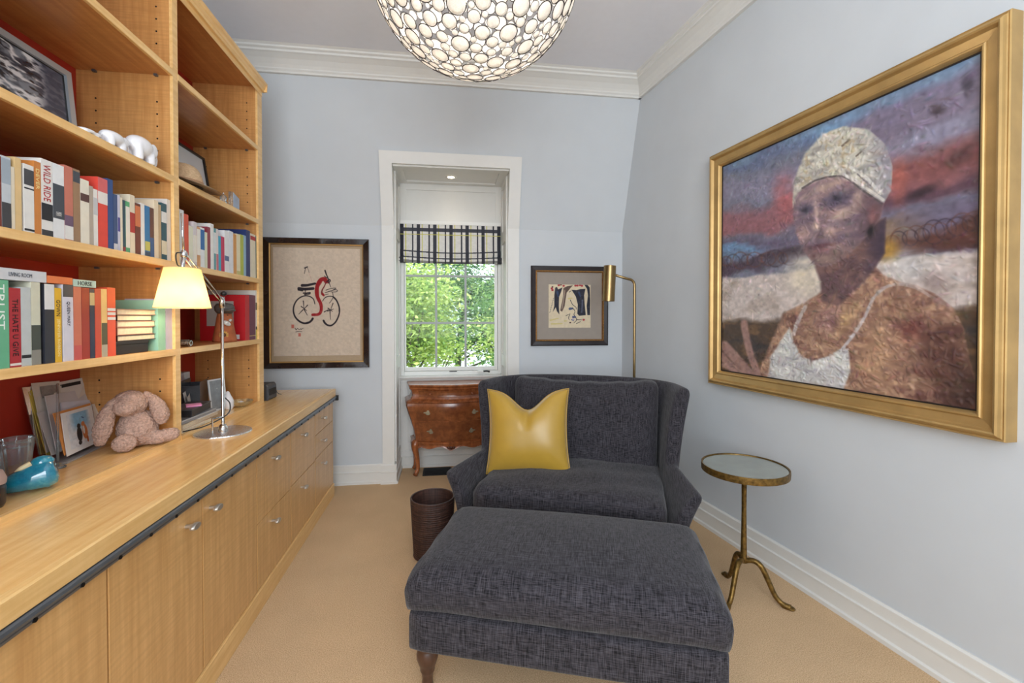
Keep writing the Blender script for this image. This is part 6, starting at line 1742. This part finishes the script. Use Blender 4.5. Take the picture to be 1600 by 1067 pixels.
# dark telephone beyond the bookcase end
X = -1.13; p = Vector((X - .02, at(420, 605, X).y + .05, ZT))
t = thing('radio', (X - .03, onX(423, 600, X).y, ZT), 'small dark grey radio at the end of the worktop beside the bookcase', 'radio')
MB().prism([(-.05, 0), (.045, 0), (.05, .01), (.046, .085), (.036, .10), (-.04, .10), (-.05, .09)], -.09, .05, lambda u, v, q: (u, q, v)).build('housing', plain('radio_grey', (62, 62, 66), .45), t, bevel=.003)
MB().box(.0485, .051, -.07, .03, .03, .07).build('grille', plain('radio_black', (22, 22, 24), .6), t)
MB().tube(spline([(.0, .05, .08), (.02, .09, .075), (.03, .11, .02), (.05, .13, .003)], 6), .002, 6).build('power_cord', plain('black_plastic', (26, 26, 28), .4), t, smooth=True)

# ---- left bay floor: rabbit, card rack, bird, tumbler, jar
m_fur = plain('plush_fur', (186, 154, 138), .98, 0, .30, 150, 1.0, .008)
p = onZ(208, 700, ZB); k = mpp(p)
RB = thing('plush_rabbit', p, 'taupe plush rabbit with long drooping ears sitting on the bookcase floor', 'plush toy', rz=face_cam(p))
def furry(o, vox=.0035):
    rm = o.modifiers.new('blend', 'REMESH'); rm.mode = 'VOXEL'; rm.voxel_size = vox; rm.use_smooth_shade = True
    sm = o.modifiers.new('soft', 'SMOOTH'); sm.factor = .5; sm.iterations = 5
    tx = bpy.data.textures.get('fur_clumps') or bpy.data.textures.new('fur_clumps', 'CLOUDS'); tx.noise_scale = .009
    d = o.modifiers.new('fur', 'DISPLACE'); d.texture = tx; d.strength = .009; d.mid_level = .5; d.texture_coords = 'LOCAL'
    return o
b = MB()
b.ball((6 * k, 8 * k, 30 * k), (27 * k, 24 * k, 29 * k), 20, 14)
b.ball((-3 * k, 2 * k, 70 * k), (23 * k, 21 * k, 20 * k), 20, 14); b.ball((-8 * k, -12 * k, 66 * k), (16 * k, 14 * k, 13 * k), 16, 12)
b.tube([(14 * k, 10 * k, 12 * k), (30 * k, -4 * k, 13 * k), (48 * k, -8 * k, 16 * k)], [11 * k, 11 * k, 10 * k], 14); b.ball((50 * k, -8 * k, 16 * k), (9 * k, 9 * k, 10 * k), 12, 10)
b.tube([(-4 * k, 6 * k, 14 * k), (-10 * k, -14 * k, 13 * k)], [12 * k, 14 * k], 14); b.ball((-10 * k, -20 * k, 13.5 * k), (16 * k, 10 * k, 13.5 * k), 14, 10)
furry(b.build('body', m_fur, RB, smooth=True))
def ear(pts, rad, nm='ear'):
    b = MB(); q = spline([(x * k, y * k, z * k) for x, y, z in pts], 6); r = np.interp(np.linspace(0, 1, len(q)), np.linspace(0, 1, len(rad)), rad) * k
    b.tube(q, list(r), 14); return furry(b.build(nm, m_fur, RB, smooth=True))
ear([(-18, -2, 82), (-27, -8, 66), (-34, -12, 40), (-38, -14, 14)], [3, 7, 11, 12, 6])
ear([(14, 2, 86), (26, 0, 72), (34, -4, 52), (36, -4, 34)], [3, 7, 11, 12, 6])
# card rack
c0, c1 = onZ(104, 713.6, ZB + .02), onZ(152.6, 691, ZB + .02)
e1 = (c1 - c0).normalized(); bk_ = Vector((-e1.y, e1.x, 0)); bk_ = bk_ if bk_.x < 0 else -bk_
tilt = math.radians(20); upv = (Vector((0, 0, math.cos(tilt))) + bk_ * math.sin(tilt)); nrm = e1.cross(upv).normalized()
def quad_on(off, pxs):
    o = []
    for x, y in pxs:
        q_ = onP(x, y, c0 + bk_ * off, nrm)
        if q_.x < XBK + .006: q_ = onX(x, y, XBK + .006)
        if q_.z < ZB + .006: q_ = onZ(x, y, ZB + .006)
        o.append(q_)
    return o
RK = thing('card_rack', (c0 + (c1 - c0) * .3 + bk_ * .05 - Vector((0, 0, c0.z - ZB))), 'clear acrylic letter rack full of cards beside the plush rabbit', 'rack')
def sheet(b, q, th, o):
    n = nrm * th
    b.hexa([tuple(v - o) for v in (q[3], q[2], q[2] + n, q[3] + n, q[0], q[1], q[1] + n, q[0] + n)]); return b
ro = RK.location
bq = quad_on(.085, [(33, 606), (183, 590), (181, 676), (60, 712)])
bq[2].z = max(bq[2].z, ZB + .004); bq[3].z = max(bq[3].z, ZB + .004)
sheet(MB(), bq, .003, ro).build('back_plate', glassy('acrylic', (246, 249, 250), .02, .05), RK)
fp = onP(90, 716, c0 - bk_ * .012, nrm); ft = onP(90, 600, c0 - bk_ * .012, nrm)
fb_ = Vector((fp.x, fp.y, ZB))
MB().tube([fb_ - ro + Vector((0, 0, .006)), Vector((ft.x, ft.y, ft.z)) - ro], .004, 10).build('front_post', glassy('clear_glass', (244, 248, 249), .03, .08), RK, smooth=True)
MB().lathe([(.0001, 0), (.022, 0), (.022, .004), (.012, .010), (.006, .018), (.0001, .018)], 24, tuple(fb_ - ro)).build('post_foot', glassy('clear_glass', (244, 248, 249), .03, .08), RK, smooth=True)
mid = c0 + (c1 - c0) * .5
b = MB()
a0, a1 = c0 - e1 * .02, c1 + e1 * .03
def V3(v, z): return (v.x - ro.x, v.y - ro.y, z - ro.z)
b.hexa([V3(a0 - bk_ * .012, ZB), V3(a1 - bk_ * .012, ZB), V3(a1 + bk_ * .10, ZB), V3(a0 + bk_ * .10, ZB), V3(a0 - bk_ * .012, ZB + .005), V3(a1 - bk_ * .012, ZB + .005), V3(a1 + bk_ * .10, ZB + .005), V3(a0 + bk_ * .10, ZB + .005)])
b.build('base_plate', glassy('whitened_acrylic', (246, 249, 250), .1, .35), RK)  # acrylic mixed whiter here to lighten the shaded base plate
def card(off, pxs, col, label, cat='card', deco=None, lift=0):
    q = quad_on(off, pxs); o = (q[2] + q[3]) / 2
    zl_ = min(v.z for v in q); dz = max(0, ZB + .0055 - zl_)
    t = thing('greeting_card', o, label, cat, group='cards in the acrylic rack')
    sheet(MB(), [v + Vector((0, 0, 0)) for v in q], .0022, o).build('card_stock', plain('card_%d_%d_%d' % col, col, .7, var=.04), t)
    if deco: deco(t, q, o)
    return t
def lerp(q, u, v):
    top = q[0] + (q[1] - q[0]) * u; bot = q[3] + (q[2] - q[3]) * u; return top + (bot - top) * v
def patch(t, q, o, u0, u1, v0, v1, mat, nm='print', d=.0006):
    a = [lerp(q, u0, v0), lerp(q, u1, v0), lerp(q, u1, v1), lerp(q, u0, v1)]; n = -nrm * d if (-nrm).dot(-bk_) > 0 else nrm * d
    MB().add([tuple(v - o + n) for v in a], [(0, 1, 2, 3)]).build(nm, mat, t)
side = -1 if nrm.dot(bk_) > 0 else 1
def cats(t, q, o):
    h, w = 110, 90
    U, V = np.meshgrid(np.linspace(.13, .87, w), np.linspace(.08, .9, h))
    C = np.full((h, w, 3), (226., 228, 230)); C = over(C, (120, 180, 214), np.clip((.55 - V) / .2, 0, 1) * np.clip((U - .2) * 6, 0, 1) * np.clip((.85 - U) * 8, 0, 1) * .8)
    C = over(C, (206, 214, 220), np.clip(1 - np.abs(V - .68) / .02, 0, 1))
    def el(c, x, y, rx, ry, rot=0): 
        nonlocal C
        ca, sa = math.cos(rot), math.sin(rot); dx, dy = U - x, V - y
        C = over(C, c, np.clip((1.15 - (((dx * ca + dy * sa) / rx) ** 2 + ((-dx * sa + dy * ca) / ry) ** 2)) * 6, 0, 1))
    el((46, 44, 46), .45, .62, .08, .17); el((46, 44, 46), .46, .42, .055, .06); el((46, 44, 46), .43, .82, .05, .05); el((210, 128, 74), .63, .60, .08, .18); el((216, 136, 80), .60, .40, .055, .06); el((240, 236, 228), .60, .55, .03, .1); el((190, 100, 54), .68, .80, .03, .08); el((60, 90, 140), .62, .24, .05, .015, .5)
    n1 = vnoise(h, w, 12, 14, 71, 2); C *= (.93 + .14 * n1)[..., None]
    top = np.array(q[0])[None, None] + (np.array(q[1]) - np.array(q[0])) * U[..., None]; bot = np.array(q[3])[None, None] + (np.array(q[2]) - np.array(q[3])) * U[..., None]
    Pp = top + (bot - top) * V[..., None] - np.array(o) + np.array(nrm) * (side * -.0 + (-.0008 if nrm.dot(bk_) > 0 else .0030))
    paint_grid('cat_picture', Pp, C, painted('card_print', .6), t)
def bar(u0, u1, v0, v1, c):
    def f(t, q, o):
        a = [lerp(q, u0, v0), lerp(q, u1, v0), lerp(q, u1, v1), lerp(q, u0, v1)]; n = nrm * (-.0006 if nrm.dot(bk_) > 0 else .0028)
        MB().add([tuple(v - o + n) for v in a], [(0, 1, 2, 3)]).build('print', plain('print_%d_%d_%d' % c, c, .7, var=.2, nscale=60), t)
    return f
card(0, [(93.8, 646.6), (142, 633), (152.6, 691), (104, 713.6)], (234, 232, 228), 'white card picturing a black cat and a ginger cat, foremost in the rack', deco=cats)
card(.006, [(82, 646), (140, 630), (151, 689), (100, 712)], (222, 150, 80), 'orange-edged card directly behind the cat card')
card(.012, [(143, 632), (173, 625), (166, 683), (152, 690)], (228, 224, 216), 'white card with a pencil sketch touching the rabbit', deco=bar(.3, .8, .2, .6, (180, 176, 170)))
card(.024, [(94, 629), (160, 623), (158, 680), (98, 700)], (220, 222, 232), 'pale lilac card with dark rabbit-ear shapes on it', deco=bar(.24, .46, .22, .5, (92, 78, 70)))
card(.036, [(69, 619), (142, 606), (148, 680), (88, 708)], (216, 214, 216), 'grey-white envelope in the middle of the rack')
card(.048, [(57, 645), (78, 640), (96, 706), (80, 712)], (206, 200, 196), 'narrow grey card low in the rack')
card(.058, [(88, 598), (135, 589), (145, 670), (98, 690)], (226, 222, 214), 'cream programme with a black printed heading at the back of the rack', deco=bar(.12, .75, .05, .11, (40, 38, 38)))
card(.066, [(48, 599), (92, 595), (104, 690), (72, 708)], (222, 216, 206), 'cream card with a grey oval drawing at the back of the rack', deco=bar(.25, .9, .06, .24, (150, 146, 140)))
card(.074, [(41, 606), (66, 600), (90, 706), (72, 712)], (206, 184, 84), 'mustard yellow card rearmost in the rack')
# glass bird
p = onZ(44, 768, ZB); k = mpp(p)
GB = thing('glass_bird', p, 'turquoise blown-glass bird with a pale beak on the bookcase floor', 'figurine', rz=face_cam(p))
def tq():
    m, N, Lk, B = nmat('turquoise_glass'); f = noise(N, Lk, texco(N, Lk, (26, 26, 26)), 1.0, 5, .7)
    Lk.new(ramp(N, Lk, f, [(.3, L4((14, 96, 128))), (.55, L4((34, 134, 160))), (.8, L4((96, 184, 190)))]), B.inputs['Base Color'])
    B.inputs['Roughness'].default_value = .06; B.inputs['Coat Weight'].default_value = 1.0; B.inputs['Coat Roughness'].default_value = .03; return m
m_tq = tq()
pt = spline([(-45, 0, 6), (-34, 0, 11), (-18, 0, 16), (2, 0, 21), (18, 0, 24), (29, 0, 25), (34, 0, 26)], 6)
rr = np.interp(np.linspace(0, 1, len(pt)), [0, .12, .3, .5, .7, .86, .95, 1], [1, 6, 13, 20, 23.5, 19, 12, 4]) * k
MB().tube([tuple(np.array(q) * k) for q in pt], list(rr), 24).build('body', m_tq, GB, smooth=True)
MB().ball((16 * k, 0, 43 * k), (14 * k, 12 * k, 10 * k), 20, 14).build('head', m_tq, GB, smooth=True)
MB().tube([(3 * k, -3 * k, 43 * k), (-8 * k, -6 * k, 39 * k), (-14 * k, -7 * k, 36 * k)], [5 * k, 3.4 * k, .6 * k], 10).build('beak', plain('beak_cream', (226, 212, 170), .2), GB, smooth=True)
MB().tube([(15 * k + 15.4 * k * math.cos(a), 13.4 * k * math.sin(a), 36 * k) for a in np.linspace(0, 2 * PI, 33)], 1.2 * k, 6, cap=False).build('neck_ring', plain('pale_ring', (170, 206, 206), .1), GB, smooth=True)
# tumbler
p = Vector((-1.31, onX(25, 720, -1.31).y, ZB)); k = mpp(p)
t = thing('glass_tumbler', p, 'clear ribbed glass tumbler standing behind the glass bird', 'glass')
b = MB()
def tum(u, v, e=0.0): a = 2 * PI * u; r = (14 + 7 * v - e + .35 * math.sin(a * 14) * (v < .85)) * k; return (r * math.cos(a), r * math.sin(a), (1.5 + 66 * v) * k)
b.grid(84, 10, tum, True).grid(84, 10, lambda u, v: tum(u, v, 1.6), True).lathe([(.0001, 0), (14 * k, 0), (14.2 * k, 1.5 * k)], 40); b.build('glass_wall', m_gl, t, smooth=True)
f = MB()
for zz in (58, 68.5): f.tube([((21 - (68.5 - zz) * .1) * k * math.cos(a), (21 - (68.5 - zz) * .1) * k * math.sin(a), zz * k) for a in np.linspace(0, 2 * PI, 41)], 1.0 * k, 6, cap=False)
f.build('rim', m_gl, t, smooth=True)
# jar at the very end
p = onZ(-2, 787, ZB); k = mpp(p)
t = thing('lidded_jar', (p.x, p.y - .032, ZB), 'small dark jar with a dusty pink lid in front of the tumbler', 'jar')
MB().lathe([(.0001, 0), (.030, 0), (.034, .008), (.036, .05), (.033, .062), (.0001, .062)], 28).build('jar_body', plain('jar_dark', (46, 38, 38), .3), t, smooth=True)
MB().lathe([(.036, .062), (.037, .075), (.030, .095), (.015, .104), (.0001, .106)], 28).build('lid', plain('lid_pink', (176, 150, 142), .6), t, smooth=True)
